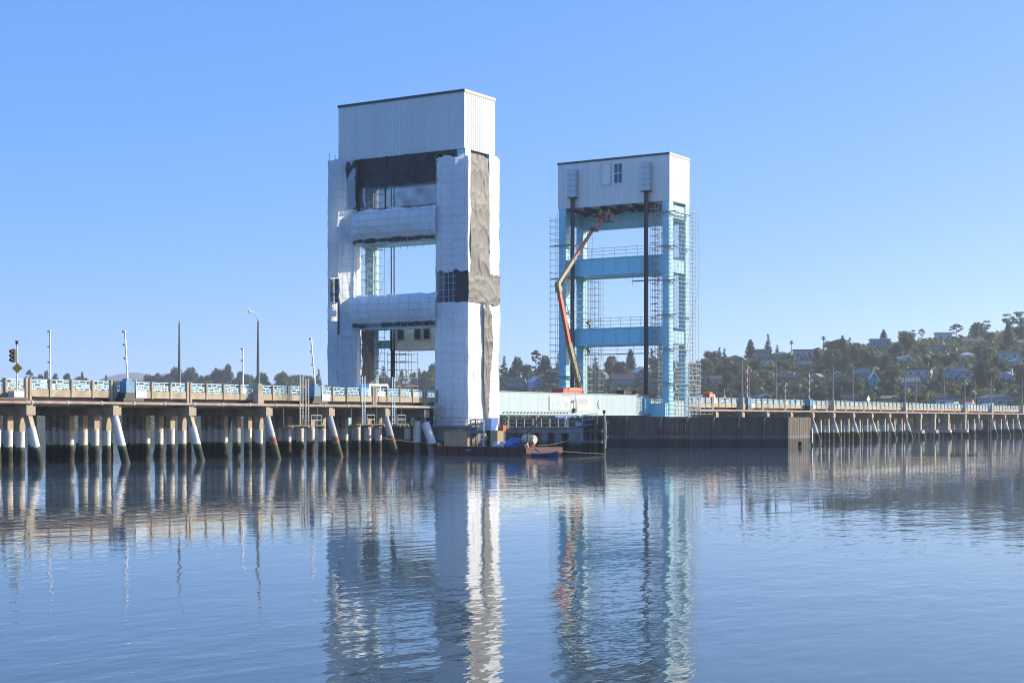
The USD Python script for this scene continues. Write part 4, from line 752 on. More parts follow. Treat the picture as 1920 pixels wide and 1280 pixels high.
# channel fenders: plank walls flaring out
def fender(name, A, C_, top, label, step, postevery, tails=True, lo=0.0):
    t = thing(name, label, 'fender'); A = np.array(A, float); C_ = np.array(C_, float); d = C_ - A; n = max(2, int(np.linalg.norm(d) / step)); d = d / n; u = d / np.linalg.norm(d); nr = np.array([-u[1], u[0]])
    ang = math.atan2(u[1], u[0]); ln = np.linalg.norm(d)
    for k in range(n):
        c = A + d * (k + 0.5); off = rnd.uniform(-0.03, 0.03)
        part(t, 'plank', B(-ln / 2 + 0.012, ln / 2 - 0.012, -0.08 + off, 0.08 + off, -1.2, top + rnd.uniform(-0.05, 0.05)).rot(ang).moved((*c, 0)), 'fender_wood')
    part(t, 'waler', MB().box(0, ln * n, 0.13, 0.4, 3.6, 3.95).box(0, ln * n, 0.13, 0.4, 1.9, 2.2).rot(ang).moved((*A, 0)), 'timber')
    return t, A, u, nr, n * ln
def fender_post(t, x, y, top, worn=True):
    q = part(t, 'fender_post', MB().tube((x, y, -1.2), (x, y, top), 0.2, 0.18, n=9), 'fender_wood', smooth=40)
    if worn: part(q, 'worn_patch', MB().tube((x, y, top - 0.9 - 0.9 * rnd.random()), (x, y, top - 0.15 - 0.4 * rnd.random()), 0.205, n=9), 'worn_wood', smooth=40)
FE, A, u, nr, ln = fender('channel_fender', (93.6, 3.5), (109.1, -21.3), 4.42, 'long dark timber channel fender in front of the blue tower', 0.36, 5)
for f, w in ((0.2, 0), (0.37, 1), (0.50, 1), (0.63, 1), (0.755, 1), (0.88, 1), (0.995, 0)):
    c = A + u * ln * f - nr * 0.32 * (1 if (nr @ np.array([CX - A[0], CY - A[1]])) < 0 else -1); fender_post(FE, c[0], c[1], 4.5, bool(w))
F2, A, u, nr, ln = fender('fender_wing', (109.35, -21.25), (124.3, -18.6), 4.4, 'short sunlit timber fender wing at the right end of the channel fender', 0.36, 5)
part(F2, 'weed_fringe', sleeve(0.3, 0, 1, n=6).moved((116, -20.35, -0.2)), 'growth')
t = thing('tide_board', 'white tide gauge board at the right end of the fender wing', 'gauge board', (124.2, -18.95, 0), 8); part(t, 'board', B(-0.2, 0.2, -0.05, 0.02, 0.5, 2.7), 'white_paint'); part(t, 'stripe', B(-0.05, 0.05, -0.056, -0.05, 0.6, 2.6), 'cabinet_grey')
FN, A, u, nr, ln = fender('channel_fender', (67.2, 3.0), (53.1, -22.3), 4.3, 'dark timber channel fender behind the catwalk of the wrapped tower', 0.36, 5)
for f in (0.8, 0.9, 0.985):
    c = A + u * ln * f; fender_post(FN, c[0] - 0.4, c[1], 4.45, False)
t = thing('fender_cluster', 'cluster of black timber posts ending the left fender', 'timber posts')
for x, y, h in ((52.2, -20.2, 3.9), (52.6, -21.0, 4.3), (52.0, -21.6, 4.4), (52.5, -22.3, 4.5), (53.2, -21.7, 4.4), (53.0, -20.6, 4.2), (52.1, -20.9, 4.0)): part(t, 'post', MB().tube((x, y, -1.2), (x, y, h), 0.27, 0.25, n=9), 'fender_wood', smooth=40)
part(t, 'crossbeam', MB().box(51.8, 52.05, -22.5, -19.9, 2.6, 2.9).box(51.8, 52.05, -22.5, -19.9, 1.4, 1.65), 'fender_wood')
part(t, 'bent_pipe', MB().path([(52.0, -22.85, 0.8), (52.0, -22.95, 3.4), (52.0, -22.75, 4.2), (52.0, -22.7, 4.8)], 0.09, 7), 'concrete_ledge'); part(t, 'pipe_cap', MB().tube((52, -22.7, 4.75), (52, -22.7, 5.1), 0.17, n=8), 'black')
t = thing('service_pier', 'concrete beam and column service pier in front of the left fender', 'pier')
part(t, 'beam', B(51.7, 53.2, -20.1, -4.9, 2.5, 3.1), 'concrete_grey')
for y0, y1 in ((-13.3, -12.0), (-15.3, -14.5), (-17.2, -16.4), (-20.1, -18.2), (-8.2, -7.2)): part(t, 'column', B(51.75, 53.1, y0, y1, -1.2, 2.5), 'pier_wall')
t = thing('catwalk', 'steel catwalk with grey railing along the service pier', 'catwalk')
part(t, 'deck', B(51.5, 53.3, -18.2, -4.9, 3.12, 3.2), 'steel')
for k, y in enumerate(np.arange(-18.1, -4.9, 1.15)): part(t, 'post', MB().box(51.5, 51.58, y, y + 0.08, 3.2, 4.15), 'rail_yellow' if y > -8.6 else 'steel')
for z in (3.68, 4.13):
    part(t, 'rail', MB().tube((51.54, -18.1, z), (51.54, -8.4, z), 0.035, n=6), 'steel'); part(t, 'rail', MB().tube((51.54, -8.4, z), (51.54, -5.0, z), 0.04, n=6), 'rail_yellow')
for y in (-9.6, -13.4): part(t, 'stanchion', MB().tube((52.4, y, 3.2), (52.4, y, 4.7), 0.06, n=6), 'concrete_ledge')
part(t, 'life_ring_post', MB().box(51.45, 51.6, -18.0, -17.8, 3.2, 4.4), 'white_paint')
t = thing('gangway', 'short blue sloping gangway with thin rails at the catwalk end', 'gangway')
part(t, 'ramp', MB().bar((52.0, -18.2, 3.1), (52.0, -21.4, 3.5), 0.9, 0.12), 'machine_blue'); m = MB()
for z in (0.6, 1.15): m.tube((51.6, -18.2, 3.15 + z), (51.6, -22.0, 3.6 + z), 0.03, n=6)
for f in (0, 0.5, 1): m.tube((51.6, -18.2 - 3.8 * f, 3.1 + 0.45 * f), (51.6, -18.2 - 3.8 * f, 4.3 + 0.45 * f), 0.035, n=6)
part(t, 'handrail', m, 'steel'); part(t, 'red_box', B(51.7, 52.1, -19.8, -19.1, 3.35, 3.75), 'print_rose')
t = thing('stairway', 'beige metal stairway leading down from the catwalk to the barge', 'stairs')
Sx, S0, S1 = 50.6, np.array([-10.6, 3.2]), np.array([-8.0, 1.15])
for x in (Sx - 0.45, Sx + 0.45): part(t, 'stringer', MB().bar((x, *S0), (x, *S1), 0.06, 0.28), 'rail_yellow'); 
for k in range(9):
    c = S0 + (S1 - S0) * (k + 0.5) / 9; part(t, 'tread', B(Sx - 0.42, Sx + 0.42, c[0] - 0.13, c[0] + 0.13, c[1] - 0.02, c[1] + 0.03), 'cream')
for x in (Sx - 0.45, Sx + 0.45):
    m = MB().tube((x, S0[0], S0[1] + 1.0), (x, S1[0], S1[1] + 1.0), 0.035, n=6).tube((x, S0[0], S0[1] + 0.55), (x, S1[0], S1[1] + 0.55), 0.03, n=6)
    for f in (0.03, 0.35, 0.67, 0.97): c = S0 + (S1 - S0) * f; m.tube((x, c[0], c[1]), (x, c[0], c[1] + 1.0), 0.03, n=6)
    part(t, 'handrail', m, 'rail_yellow')
t = thing('timber_dolphin', 'cluster of black timber piles standing alone before the far approach', 'dolphin', (274.5, -3.2, 0))
for x, y, h in ((0, 0, 4.6), (0.7, 0.2, 4.4), (1.3, -0.2, 4.3), (0.4, 0.7, 4.5), (1.0, 0.7, 4.1), (1.7, 0.3, 3.7)): part(t, 'pile', MB().tube((x, y, -1), (x * 0.8, y * 0.8, h), 0.3, 0.26, n=8), 'fender_wood', smooth=40)
part(t, 'rope_band', MB().tube((0.7, 0.3, 3.5), (0.7, 0.3, 3.7), 1.05, n=12), 'timber')
# ------------------------------------------------------------ barge and what lies on it
BL, BR = np.array([43.93, -4.63]), math.degrees(math.atan2(-13.98, -2.32))
def onbarge(x, y): a = math.radians(BR); return (BL[0] + x * math.cos(a) - y * math.sin(a), BL[1] + x * math.sin(a) + y * math.cos(a))
DZ = 0.95
t = thing('work_barge', 'low dark red steel work barge moored at the pier', 'barge', (*BL, 0), BR)
hull = MB(); prof = [(0.9, -0.6), (0, 0.3), (0, DZ), (14.3, DZ), (14.3, 0.3), (13.4, -0.6)]
v = [(x, y, z) for y in (0, 6.2) for x, z in prof]; hull.add(v, [(0, 1, 2), (0, 2, 3), (0, 3, 5), (3, 4, 5)]); hull.add(v, [(8, 7, 6), (9, 8, 6), (11, 9, 6), (11, 10, 9)]); hull.add(v, [(a, a + 6, (a + 1) % 6 + 6, (a + 1) % 6) for a in range(6)])
part(t, 'hull', hull, 'barge_red')
for x in (2.2, 4.1, 6.3, 8.1, 9.8, 11.5, 13.0): part(t, 'rub_rail', B(x, x + 0.16, -0.1, 0.01, -0.2, DZ - 0.03), 'black')
part(t, 'deck', B(0.05, 14.2, 0.05, 6.1, DZ, DZ + 0.03), 'deck_rust'); part(t, 'coaming', B(0.0, 14.3, -0.05, 0.06, DZ - 0.12, DZ + 0.06), 'barge_red')
part(t, 'number_plate', B(5.2, 6.0, -0.03, -0.005, 0.55, 0.68), 'print_tan'); part(t, 'bollard', MB().tube((0.5, 0.4, DZ), (0.5, 0.4, DZ + 0.4), 0.12, n=8), 'white_paint'); part(t, 'bollard', MB().tube((13.9, 0.4, DZ), (13.9, 0.4, DZ + 0.4), 0.12, n=8), 'white_paint')
def bt(name, label, cat, x, y, rot=0): return thing(name, label, cat, (*onbarge(x, y), DZ + 0.03), BR + rot)
t = bt('plywood_screen', 'large tan plywood box standing on the left of the barge', 'plywood box', 1.0, 0.8)
for k in range(3): part(t, 'panel', B(1.24 * k + 0.01, 1.24 * k + 1.23, 0, 0.35, 0, 1.85), 'plywood')
part(t, 'batten_strip', B(0, 3.72, -0.05, 0, 1.7, 1.85), 'plank_wood')
t = bt('storage_rack', 'open steel rack with blue covers and a pale rag on the barge', 'rack', 4.95, 1.0)
for x in (0, 0.85, 1.7):
    for y in (0, 1.2): part(t, 'post', MB().bar((x, y, 0), (x, y, 3.0 - 0.1 * y), 0.09), 'plank_wood')
for z in (1.5, 2.1): part(t, 'shelf', B(-0.05, 1.75, 0, 1.2, z, z + 0.05), 'plank_wood')
part(t, 'cover', B(-0.1, 1.3, -0.1, 1.3, 2.96, 3.05), 'tarp_blue'); part(t, 'cover', B(0.0, 1.75, -0.08, 0.5, 1.56, 1.78), 'tarp_blue')
part(t, 'rag', sheet_y(-0.15, 1.2, 2.1, 1.9, 2.8, 0.3, 70, step=0.08, shape=lambda z: (1.2 + (z - 1.9) * 0.7, 2.1 + 0 * z)), 'cream', smooth=True)
t = bt('scrap_pile', 'untidy stack of scaffold clips and boards between rack and booth', 'scrap', 6.3, 1.0)
r = random.Random(3)
for k in range(16): part(t, 'piece', MB().bar((r.uniform(0, 0.9), r.uniform(0, 0.6), 0.08 + 0.07 * k), (r.uniform(0.1, 1.0), r.uniform(0, 0.6), 0.12 + 0.07 * k), 0.09), r.choice(('steel', 'plank_wood', 'cabinet_grey')))
t = bt('mooring_post', 'thin pale post standing beside the grey and blue booth', 'post', 7.4, 0.6); part(t, 'pole', MB().tube((0, 0, 0), (0, 0, 2.9), 0.07, n=8), 'white_steel'); part(t, 'foot', B(-0.2, 0.2, -0.2, 0.2, 0, 0.05), 'steel')
t = bt('booth', 'small booth with a grey side and a blue side raised on a dark base', 'booth', 6.75, 1.5)
part(t, 'base', B(0.12, 0.95, 0.12, 1.0, 0, 1.85), 'black'); part(t, 'grey_side', B(0.0, 0.98, -0.03, 0, 1.85, 3.25), 'cabinet_grey'); part(t, 'blue_side', B(0.98, 1.01, -0.03, 1.1, 1.85, 3.25), 'cabinet_blue'); part(t, 'box', B(0, 0.979, 0.001, 1.1, 1.85, 3.23), 'cabinet_grey'); part(t, 'white_flap', MB().add([(1.02, 0.6, 1.86), (1.02, 1.1, 1.86), (1.02, 1.1, 2.7)], [(0, 1, 2)]), 'white_paint')
t = bt('wooden_crate', 'tall sunlit plywood crate right of the booth', 'crate', 8.1, 1.0)
for k in range(2): part(t, 'panel', B(0.5 * k + 0.005, 0.5 * k + 0.495, -0.04, 0, 0, 1.75), 'plywood')
for k in range(2): part(t, 'end_panel', B(1.0, 1.04, 0.5 * k + 0.005, 0.5 * k + 0.495, 0, 1.75), 'plywood')
part(t, 'box', B(0.0, 0.999, 0.001, 1.0, 0, 1.74), 'plywood'); part(t, 'lid', B(-0.05, 1.09, -0.08, 1.05, 1.751, 1.8), 'cream')
t = bt('orange_bin', 'small orange box on top of the dark base behind the crate', 'box', 8.5, 2.1); part(t, 'body', B(0, 0.5, 0, 0.5, 1.75, 2.4), 'orange'); part(t, 'stand', B(0.05, 0.45, 0.05, 0.45, 0, 1.75), 'black')
def blob(rx, ry, rz, seed, amp=0.12):
    s = trimesh.creation.icosphere(3); d = 1 + amp * (meshkit.fbm(s.vertices * 2.2, 3, seed) - 0.5) * 2; s.vertices = s.vertices * d[:, None] * np.array([rx, ry, rz]); s.vertices[:, 2] = np.maximum(s.vertices[:, 2], -0.25 * rz) + 0.25 * rz; return MB().tm(s)
for k, (x, y) in enumerate(((9.5, 0.45), (10.4, 0.45), (10.7, 1.0), (9.8, 1.2))):
    t = bt('wrapped_bundle', ('round white and dark wrapped bundle, leftmost before the crate', 'round white wrapped bundle next to the blue tarpaulin heap', 'white wrapped bundle behind, touching the blue heap', 'white wrapped bundle behind the two front ones')[k], 'bundle', x, y); part(t, 'body', blob(0.46, 0.42, 0.5, 80 + k), 'wrapped_white', smooth=True); part(t, 'dark_tie', MB().tube((0, 0, 0.1), (0, 0, 0.2), 0.4, n=14), 'black')
t = bt('tarpaulin_heap', 'heap covered with bright blue tarpaulin on the barge', 'tarpaulin heap', 11.7, 0.95); part(t, 'cover', blob(1.05, 0.8, 0.72, 90, 0.55), 'tarp_blue', smooth=True); part(t, 'underlay', B(-1.1, 1.2, -0.7, 0.7, 0, 0.12), 'black')
t = bt('cream_tank', 'cream coloured horizontal tank at the right end of the barge', 'tank', 12.5, 1.7); part(t, 'shell', MB().tube((0, 0, 0.85), (1.5, 0, 0.85), 0.5, n=18), 'cream', smooth=40); part(t, 'end_ring', MB().tube((1.5, 0, 0.85), (1.62, 0, 0.85), 0.4, n=18), 'cream', smooth=40); part(t, 'saddle', B(0.2, 1.3, -0.4, 0.4, 0, 0.45), 'deck_rust')
t = bt('davit', 'dark red davit arm leaning out over the tank', 'davit', 13.9, 0.7); part(t, 'post', MB().bar((0, 0, 0), (0, 0, 1.7), 0.14), 'barge_red'); part(t, 'arm', MB().bar((0, 0, 1.6), (1.6, 0.2, 3.2), 0.12), 'barge_red'); part(t, 'stay', MB().tube((0.1, 0, 1.9), (1.9, 0.2, 2.6), 0.025, n=5), 'steel')
t = bt('traffic_cone', 'orange cone at the right tip of the barge', 'cone', 14.0, 0.5); part(t, 'cone', MB().tube((0, 0, 0.04), (0, 0, 0.6), 0.18, 0.04, n=12), 'orange', smooth=40); part(t, 'foot', B(-0.2, 0.2, -0.2, 0.2, 0, 0.04), 'orange'); part(t, 'band', MB().tube((0, 0, 0.3), (0, 0, 0.42), 0.125, 0.1, n=12), 'white_paint')
t = bt('buoy', 'small red buoy at the left end of the barge', 'buoy', 0.85, 0.4); part(t, 'ball', blob(0.22, 0.22, 0.3, 91, 0.03), 'orange', smooth=True); part(t, 'eye', MB().tube((0, 0, 0.35), (0, 0, 0.47), 0.05, n=8), 'black')
t = bt('debris_heap', 'low rusty brown heap of hoses at the right end of the barge deck', 'heap', 13.2, 0.8); part(t, 'heap', blob(0.9, 0.5, 0.3, 95, 0.5), 'deck_rust', smooth=True)
# skiff
t = thing('skiff', 'small dark blue open skiff floating at the right end of the barge', 'boat', (*onbarge(14.9, 0.7), 0), BR - 6)
st = [(0.0, 0.5, 0.40), (0.6, 0.7, 0.37), (1.6, 0.76, 0.36), (2.6, 0.62, 0.42), (3.3, 0.34, 0.52), (3.75, 0.03, 0.64)]
g = np.zeros((6, 7, 3))
for i, (x, b, h) in enumerate(st):
    for j, (fy, fz) in enumerate(((-1, 1), (-0.92, 0.35), (-0.6, -0.15), (0, -0.3), (0.6, -0.15), (0.92, 0.35), (1, 1))): g[i, j] = (x - 0.1 * (1 - fz), b * fy, h * fz if fz > 0 else fz * 0.8)
part(t, 'hull', MB().grid(g), 'hull_blue', smooth=True); part(t, 'transom', MB().box(-0.02, 0.03, -0.46, 0.46, 0.0, 0.4), 'hull_blue')
for sy in (-1, 1): part(t, 'gunwale', MB().path([(x, sy * b, h) for x, b, h in st], 0.045, 6), 'steel')
for x in (0.7, 1.7, 2.6): part(t, 'thwart', B(x, x + 0.25, -0.6, 0.6, 0.24, 0.28), 'plank_wood')
def rope(name, label, a, b, sag, r=0.035, m='rope', cat='rope'):
    a, b = np.array(a, float), np.array(b, float); pts = [a + (b - a) * f - np.array([0, 0, sag * 4 * f * (1 - f)]) for f in np.linspace(0, 1, 9)]
    struct(name, MB().path(pts, r, 6), m, kind=None, label=label, cat=cat)
rope('mooring_rope', 'pale rope from the barge left end to the work platform', (*onbarge(0.4, 0.3), 1.2), (37.5, -1.8, 2.0), 0.05)
rope('mooring_rope', 'yellowish hose from the barge right end dipping into the water toward the left fender end', (*onbarge(14.1, 0.4), 1.0), (52.0, -22.9, 0.15), 0.12, 0.035)
rope('mooring_rope', 'thin rope from the service pier to the barge right end', (*onbarge(14.2, 2.0), 1.2), (51.9, -19.5, 2.2), 0.3, 0.025)

# ------------------------------------------------------------ people
def chain(pts):
    ss = [m3.Manifold.sphere(r, 14).translate(tuple(map(float, p))) for p, r in pts]
    return m3.Manifold.batch_boolean([m3.Manifold.batch_hull([a, b]) for a, b in zip(ss[:-1], ss[1:])], m3.OpType.Add)
def person(label, loc, rot, vest, pose):
    """pose: joints of the two arms and the lean of the trunk; legs stand."""
    t = thing('person', label, 'person', loc, rot)
    ln = pose.get('lean', 0.0); hip = np.array([-ln * 0.35, 0, 0.92 - 0.08 * abs(ln)]); ch = hip + np.array([math.sin(ln) * 0.5, 0, math.cos(ln) * 0.5]); nk = hip + np.array([math.sin(ln * 1.1) * 0.6, 0, math.cos(ln * 1.1) * 0.6]); hd = nk + np.array([math.sin(ln * 0.8) * 0.17 + 0.03, 0, math.cos(ln * 0.8) * 0.17])
    parts = [chain([(hip, 0.14), (ch, 0.16)]), chain([(ch, 0.10), (nk, 0.06), (hd - [0.01, 0, 0.02], 0.085)]), m3.Manifold.sphere(0.1, 18).scale((0.95, 0.8, 1.18)).translate(tuple(hd)), m3.Manifold.sphere(0.022, 8).translate(tuple(hd + [0.1, 0, -0.01]))]
    legs, arms, hands = [], [], []
    for s in (-1, 1):
        kn = np.array([0.06 + 0.1 * abs(ln), s * 0.13, 0.48]); an = np.array([0.0, s * 0.15, 0.09])
        legs.append(chain([(hip + [0, s * 0.09, -0.02], 0.095), (kn, 0.066), (an, 0.048)])); legs.append(chain([(an - [0.03, 0, 0.04], 0.045), (an + [0.16, s * 0.02, -0.055], 0.035)]))
        sh = ch + np.array([0, s * 0.2, 0.02]); el, wr = sh + np.array(pose['el']) * [1, s, 1], sh + np.array(pose['wr']) * [1, s, 1]
        arms.append(chain([(sh, 0.062), (el, 0.046), (wr, 0.034)])); dd = (wr - el) / np.linalg.norm(wr - el)
        palm = wr + dd * 0.06; hands.append(chain([(wr, 0.03), (palm, 0.034)]))
        sd = np.cross(dd, [0, 0, 1.0]); sd = np.array([0, 1.0, 0]) if np.linalg.norm(sd) < 0.1 else sd / np.linalg.norm(sd); dn = np.cross(dd, sd)
        for q, (o, l) in enumerate(((-0.03, 0.07), (-0.01, 0.082), (0.01, 0.078), (0.03, 0.06))): b = palm + sd * o + dd * 0.02; hands.append(chain([(b, 0.0095), (b + dd * l * 0.6, 0.009), (b + dd * l * 0.85 + dn * 0.025, 0.008)]))
        hands.append(chain([(palm - dd * 0.02 + sd * 0.03 * s, 0.012), (palm + sd * 0.06 * s + dd * 0.02, 0.010), (palm + sd * 0.055 * s + dd * 0.05 + dn * 0.02, 0.009)]))
    body = m3.Manifold.batch_boolean(parts + legs + arms + hands, m3.OpType.Add).refine_to_length(0.05)
    b = part(t, 'body', MB().tm(body), 'skin', smooth=50)
    part(t, 'trousers', MB().tm(m3.Manifold.batch_boolean([chain([(hip + [0, 0, 0.06], 0.152), (hip, 0.155)])] + [chain([(hip + [0, s * 0.09, -0.02], 0.108), (np.array([0.06 + 0.1 * abs(ln), s * 0.13, 0.48]), 0.08), (np.array([0, s * 0.15, 0.12]), 0.068)]) for s in (-1, 1)], m3.OpType.Add)), 'dark_cloth', smooth=50)
    part(t, 'jacket', MB().tm(m3.Manifold.batch_boolean([chain([(hip + [0, 0, 0.05], 0.155), (ch, 0.178)]), chain([(ch + [0, -0.15, 0.03], 0.085), (ch + [0, 0.15, 0.03], 0.085)])] + [chain([(ch + np.array([0, s * 0.2, 0.02]), 0.078), (ch + np.array([0, s * 0.2, 0.02]) + np.array(pose['el']) * [1, s, 1], 0.06), (ch + np.array([0, s * 0.2, 0.02]) + np.array(pose['wr']) * [0.9, s * 0.9, 0.9] + 0.1 * np.array(pose['el']) * [1, s, 1], 0.048)]) for s in (-1, 1)], m3.OpType.Add)), vest, smooth=50)
    hat = m3.Manifold.sphere(0.128, 18).scale((1, 0.88, 0.85)).trim_by_plane((0, 0, 1), 0.0) + m3.Manifold.cylinder(0.015, 0.16, 0.16, 18).scale((1, 0.85, 1))
    part(t, 'hard_hat', MB().tm(hat.translate(tuple(hd + [0, 0, 0.04]))), 'hat_white', smooth=50)
# ------------------------------------------------------------ boom lift on the span
t = thing('boom_lift', 'orange and tan articulated boom lift standing on the span, basket raised to the top', 'boom lift')
BY = 6.6; pt = lambda x, z, dy=0: np.array([x, BY + dy, z])
b0, b1, b2, b3, b4 = pt(97.6, 8.4), pt(94.2, 15.2), pt(91.3, 22.75), pt(96.4, 28.2), pt(101.3, 32.4)
part(t, 'chassis', B(91.6, 97.2, BY - 1.15, BY + 1.15, 6.95, 7.5), 'orange')
for x in (92.4, 96.4):
    for s in (-1, 1): w = part(t, 'wheel', MB().tube((x, BY + s * 0.95, 7.0), (x, BY + s * 1.4, 7.0), 0.6, n=18), 'rubber', smooth=40); part(w, 'rim', MB().tube((x, BY + s * 1.39, 7.0), (x, BY + s * 1.43, 7.0), 0.3, n=12), 'orange')
part(t, 'turntable', MB().tm(m3.Manifold.hull(m3.Manifold.cube((4.6, 2.0, 0.7), True) + m3.Manifold.cube((3.4, 1.7, 0.35), True).translate((0.3, 0, 0.5))).translate((94.6, BY, 8.0))), 'orange')
part(t, 'counterweight', B(90.9, 92.2, BY - 1.0, BY + 1.0, 7.7, 8.55), 'orange'); part(t, 'knuckle', MB().tm(m3.Manifold.hull(m3.Manifold.sphere(0.5, 14).translate((97.5, BY, 8.3)) + m3.Manifold.sphere(0.35, 14).translate((97.2, BY, 9.3)))), 'boom_tan')
part(t, 'lower_boom', MB().bar(b0, b1, 0.55, 0.75), 'boom_tan'); part(t, 'lower_boom_extension', MB().bar(b1 - (b2 - b1) * 0.02, b2, 0.46, 0.62), 'orange', label='orange upper section of the lower boom')
part(t, 'boom_elbow', MB().tm(m3.Manifold.hull(m3.Manifold.cylinder(0.7, 0.42, 0.42, 14, True).rotate((90, 0, 0)).translate(tuple(b2)) + m3.Manifold.cylinder(0.7, 0.3, 0.3, 14, True).rotate((90, 0, 0)).translate(tuple(b2 + [-0.35, 0, 0.8])))), 'boom_tan')
e0 = b2 + np.array([-0.35, 0, 0.75])
part(t, 'upper_boom', MB().bar(e0, e0 + (b4 - e0) * 0.5, 0.42, 0.56), 'boom_tan'); part(t, 'upper_boom_extension', MB().bar(e0 + (b4 - e0) * 0.49, b4, 0.34, 0.42), 'orange')
part(t, 'hydraulic_cylinder', MB().tube(b1 + [0.6, 0, 1.0], b2 + [0.2, 0, -0.8], 0.11, n=8), 'cable'); part(t, 'hydraulic_cylinder', MB().tube(b2 + [0.35, 0, -0.2], e0 + (b4 - e0) * 0.3 + [0.3, 0, -0.3], 0.12, n=8), 'cable')
part(t, 'hose', MB().path([b0 + [0.3, -0.2, 1.0], b1 + [0.45, -0.25, 0.2], b1 + [0.25, -0.3, 3.0], b2 + [0.5, -0.25, 0]], 0.06), 'cable')
j1 = pt(104.9, 34.6)
part(t, 'jib_joint', MB().tm(m3.Manifold.hull(m3.Manifold.cube((0.8, 0.6, 0.6), True).translate(tuple(b4)) + m3.Manifold.cube((0.6, 0.5, 0.4), True).translate(tuple(b4 + [1.0, 0, 0.0])))), 'black')
part(t, 'jib', MB().bar(b4 + [0.8, 0, 0], j1, 0.3, 0.38), 'orange')
bk = np.array([105.0, BY, 34.0])
q = part(t, 'basket', B(bk[0] - 0.6, bk[0] + 0.6, bk[1] - 1.3, bk[1] + 1.3, bk[2] - 0.1, bk[2]), 'black'); m = MB()
for z in (0.55, 1.1):
    m.bar(bk + [-0.6, -1.3, z], bk + [-0.6, 1.3, z], 0.06).bar(bk + [0.6, -1.3, z], bk + [0.6, 1.3, z], 0.06).bar(bk + [-0.6, -1.3, z], bk + [0.6, -1.3, z], 0.06).bar(bk + [-0.6, 1.3, z], bk + [0.6, 1.3, z], 0.06)
for y in (-1.3, -0.45, 0.45, 1.3):
    for x in (-0.6, 0.6): m.bar(bk + [x, y, 0], bk + [x, y, 1.1], 0.06)
part(q, 'basket_rail', m, 'orange'); part(q, 'control_box', B(bk[0] - 0.75, bk[0] - 0.45, bk[1] - 0.3, bk[1] + 0.3, bk[2] + 0.7, bk[2] + 1.1), 'black')
person('left of two workers in the lift basket, orange vest, reaching up', (bk[0], bk[1] + 0.75, bk[2]), 10, 'vest_orange', dict(el=(0.2, 0.02, 0.12), wr=(0.42, 0.0, 0.3)))
person('right of two workers in the lift basket, dark orange jacket', (bk[0], bk[1] - 0.65, bk[2]), 0, 'vest_orange', dict(el=(0.1, 0.08, -0.26), wr=(0.33, 0.02, -0.2)))
person('worker in a yellow vest bending over on the lower blue cross beam', (107.9, 11.0, 18.1), -70, 'vest_yellow', dict(lean=0.9, el=(0.2, 0.1, -0.2), wr=(0.4, 0.05, -0.3)))
person('worker in dark clothes crouched over on the stage below the lower blue beam', (108.0, 11.2, 14.12), -110, 'vest_yellow', dict(lean=1.0, el=(0.2, 0.05, -0.22), wr=(0.38, 0.0, -0.38)))
# ------------------------------------------------------------ vehicles, toilet
def car(name, x, y, label, kind, paint, ref=None, z=6.03, cat='car'):
    t = thing(name, label, cat, (x, y, z), ref=ref)
    if ref is not None: return t
    if kind == 'van': pr = [(-2.6, 0.35), (-2.6, 1.2), (-2.45, 2.1), (1.1, 2.15), (1.75, 1.2), (2.55, 1.0), (2.65, 0.4)]; W = 0.98
    else: pr = [(-2.2, 0.3), (-2.25, 0.95), (-1.7, 1.0), (-1.2, 1.62), (0.5, 1.65), (1.2, 1.02), (2.1, 0.88), (2.25, 0.35)]; W = 0.88
    mm = m3.CrossSection([pr[::-1]]).offset(0.05, m3.JoinType.Round).extrude(2 * W, 1, 0, (1, 1)).rotate((90, 0, 0)).translate((0, W, 0))
    part(t, 'body', MB().tm(mm), paint, smooth=35)
    if kind == 'van': gl = [(-0.2, 0.9, 1.35, 1.95), (-2.2, -0.5, 1.35, 1.95)]
    else: gl = [(-0.3, 0.45, 1.08, 1.5), (-1.15, -0.38, 1.08, 1.5)]
    for s in (-1, 1):
        for a, b, c, d in gl: part(t, 'window', B(a, b, s * (W + 0.05) - 0.012, s * (W + 0.05) + 0.012, c, d), 'window_dark')
    a = (1.16, 2.08, 1.78, 1.27) if kind == 'van' else (0.58, 1.6, 1.2, 1.08)
    part(t, 'windscreen', MB().add([(a[2] + 0.05, -W * 0.85, a[3]), (a[2] + 0.05, W * 0.85, a[3]), (a[0] + 0.05, W * 0.8, a[1]), (a[0] + 0.05, -W * 0.8, a[1])], [(0, 1, 2, 3)]).moved((0.03, 0, 0.02)), 'window_dark')
    for wx in (-1.55, 1.5):
        for s in (-1, 1): w = part(t, 'wheel', MB().tube((wx, s * (W - 0.18), 0.34), (wx, s * (W + 0.06), 0.34), 0.34, n=18), 'rubber', smooth=40); part(w, 'rim', MB().tube((wx, s * (W + 0.05), 0.34), (wx, s * (W + 0.075), 0.34), 0.2, n=12), 'steel')
    for s in (-1, 1): part(t, 'headlight', B(pr[-2][0] - 0.02, pr[-2][0] + 0.08, s * 0.65 - 0.14, s * 0.65 + 0.14, 0.72, 0.88), 'white_paint'); part(t, 'tail_light', B(pr[1][0] - 0.07, pr[1][0] + 0.03, s * 0.7 - 0.1, s * 0.7 + 0.1, 0.75, 1.0), 'orange')
    return t
van = car('van', 43.6, 3.4, 'white van on the road just left of the wrapped near leg', 'van', 'car_white', cat='van')
car('van', 133.4, 3.2, 'white van behind the parapet right of the orange toilet', 'van', 'car_white', ref=van, cat='van')
suv = car('car', 188.0, 9.6, 'white car behind the middle of the far approach parapet', 'suv', 'car_white')
car('car', 46.8, 3.4, 'white car close to the wrapped leg, mostly behind the parapet', 'suv', 'car_white', ref=suv)
car('van', 268.5, 3.2, 'white van near the right end left of the orange cab truck', 'van', 'car_white', ref=van, cat='van')
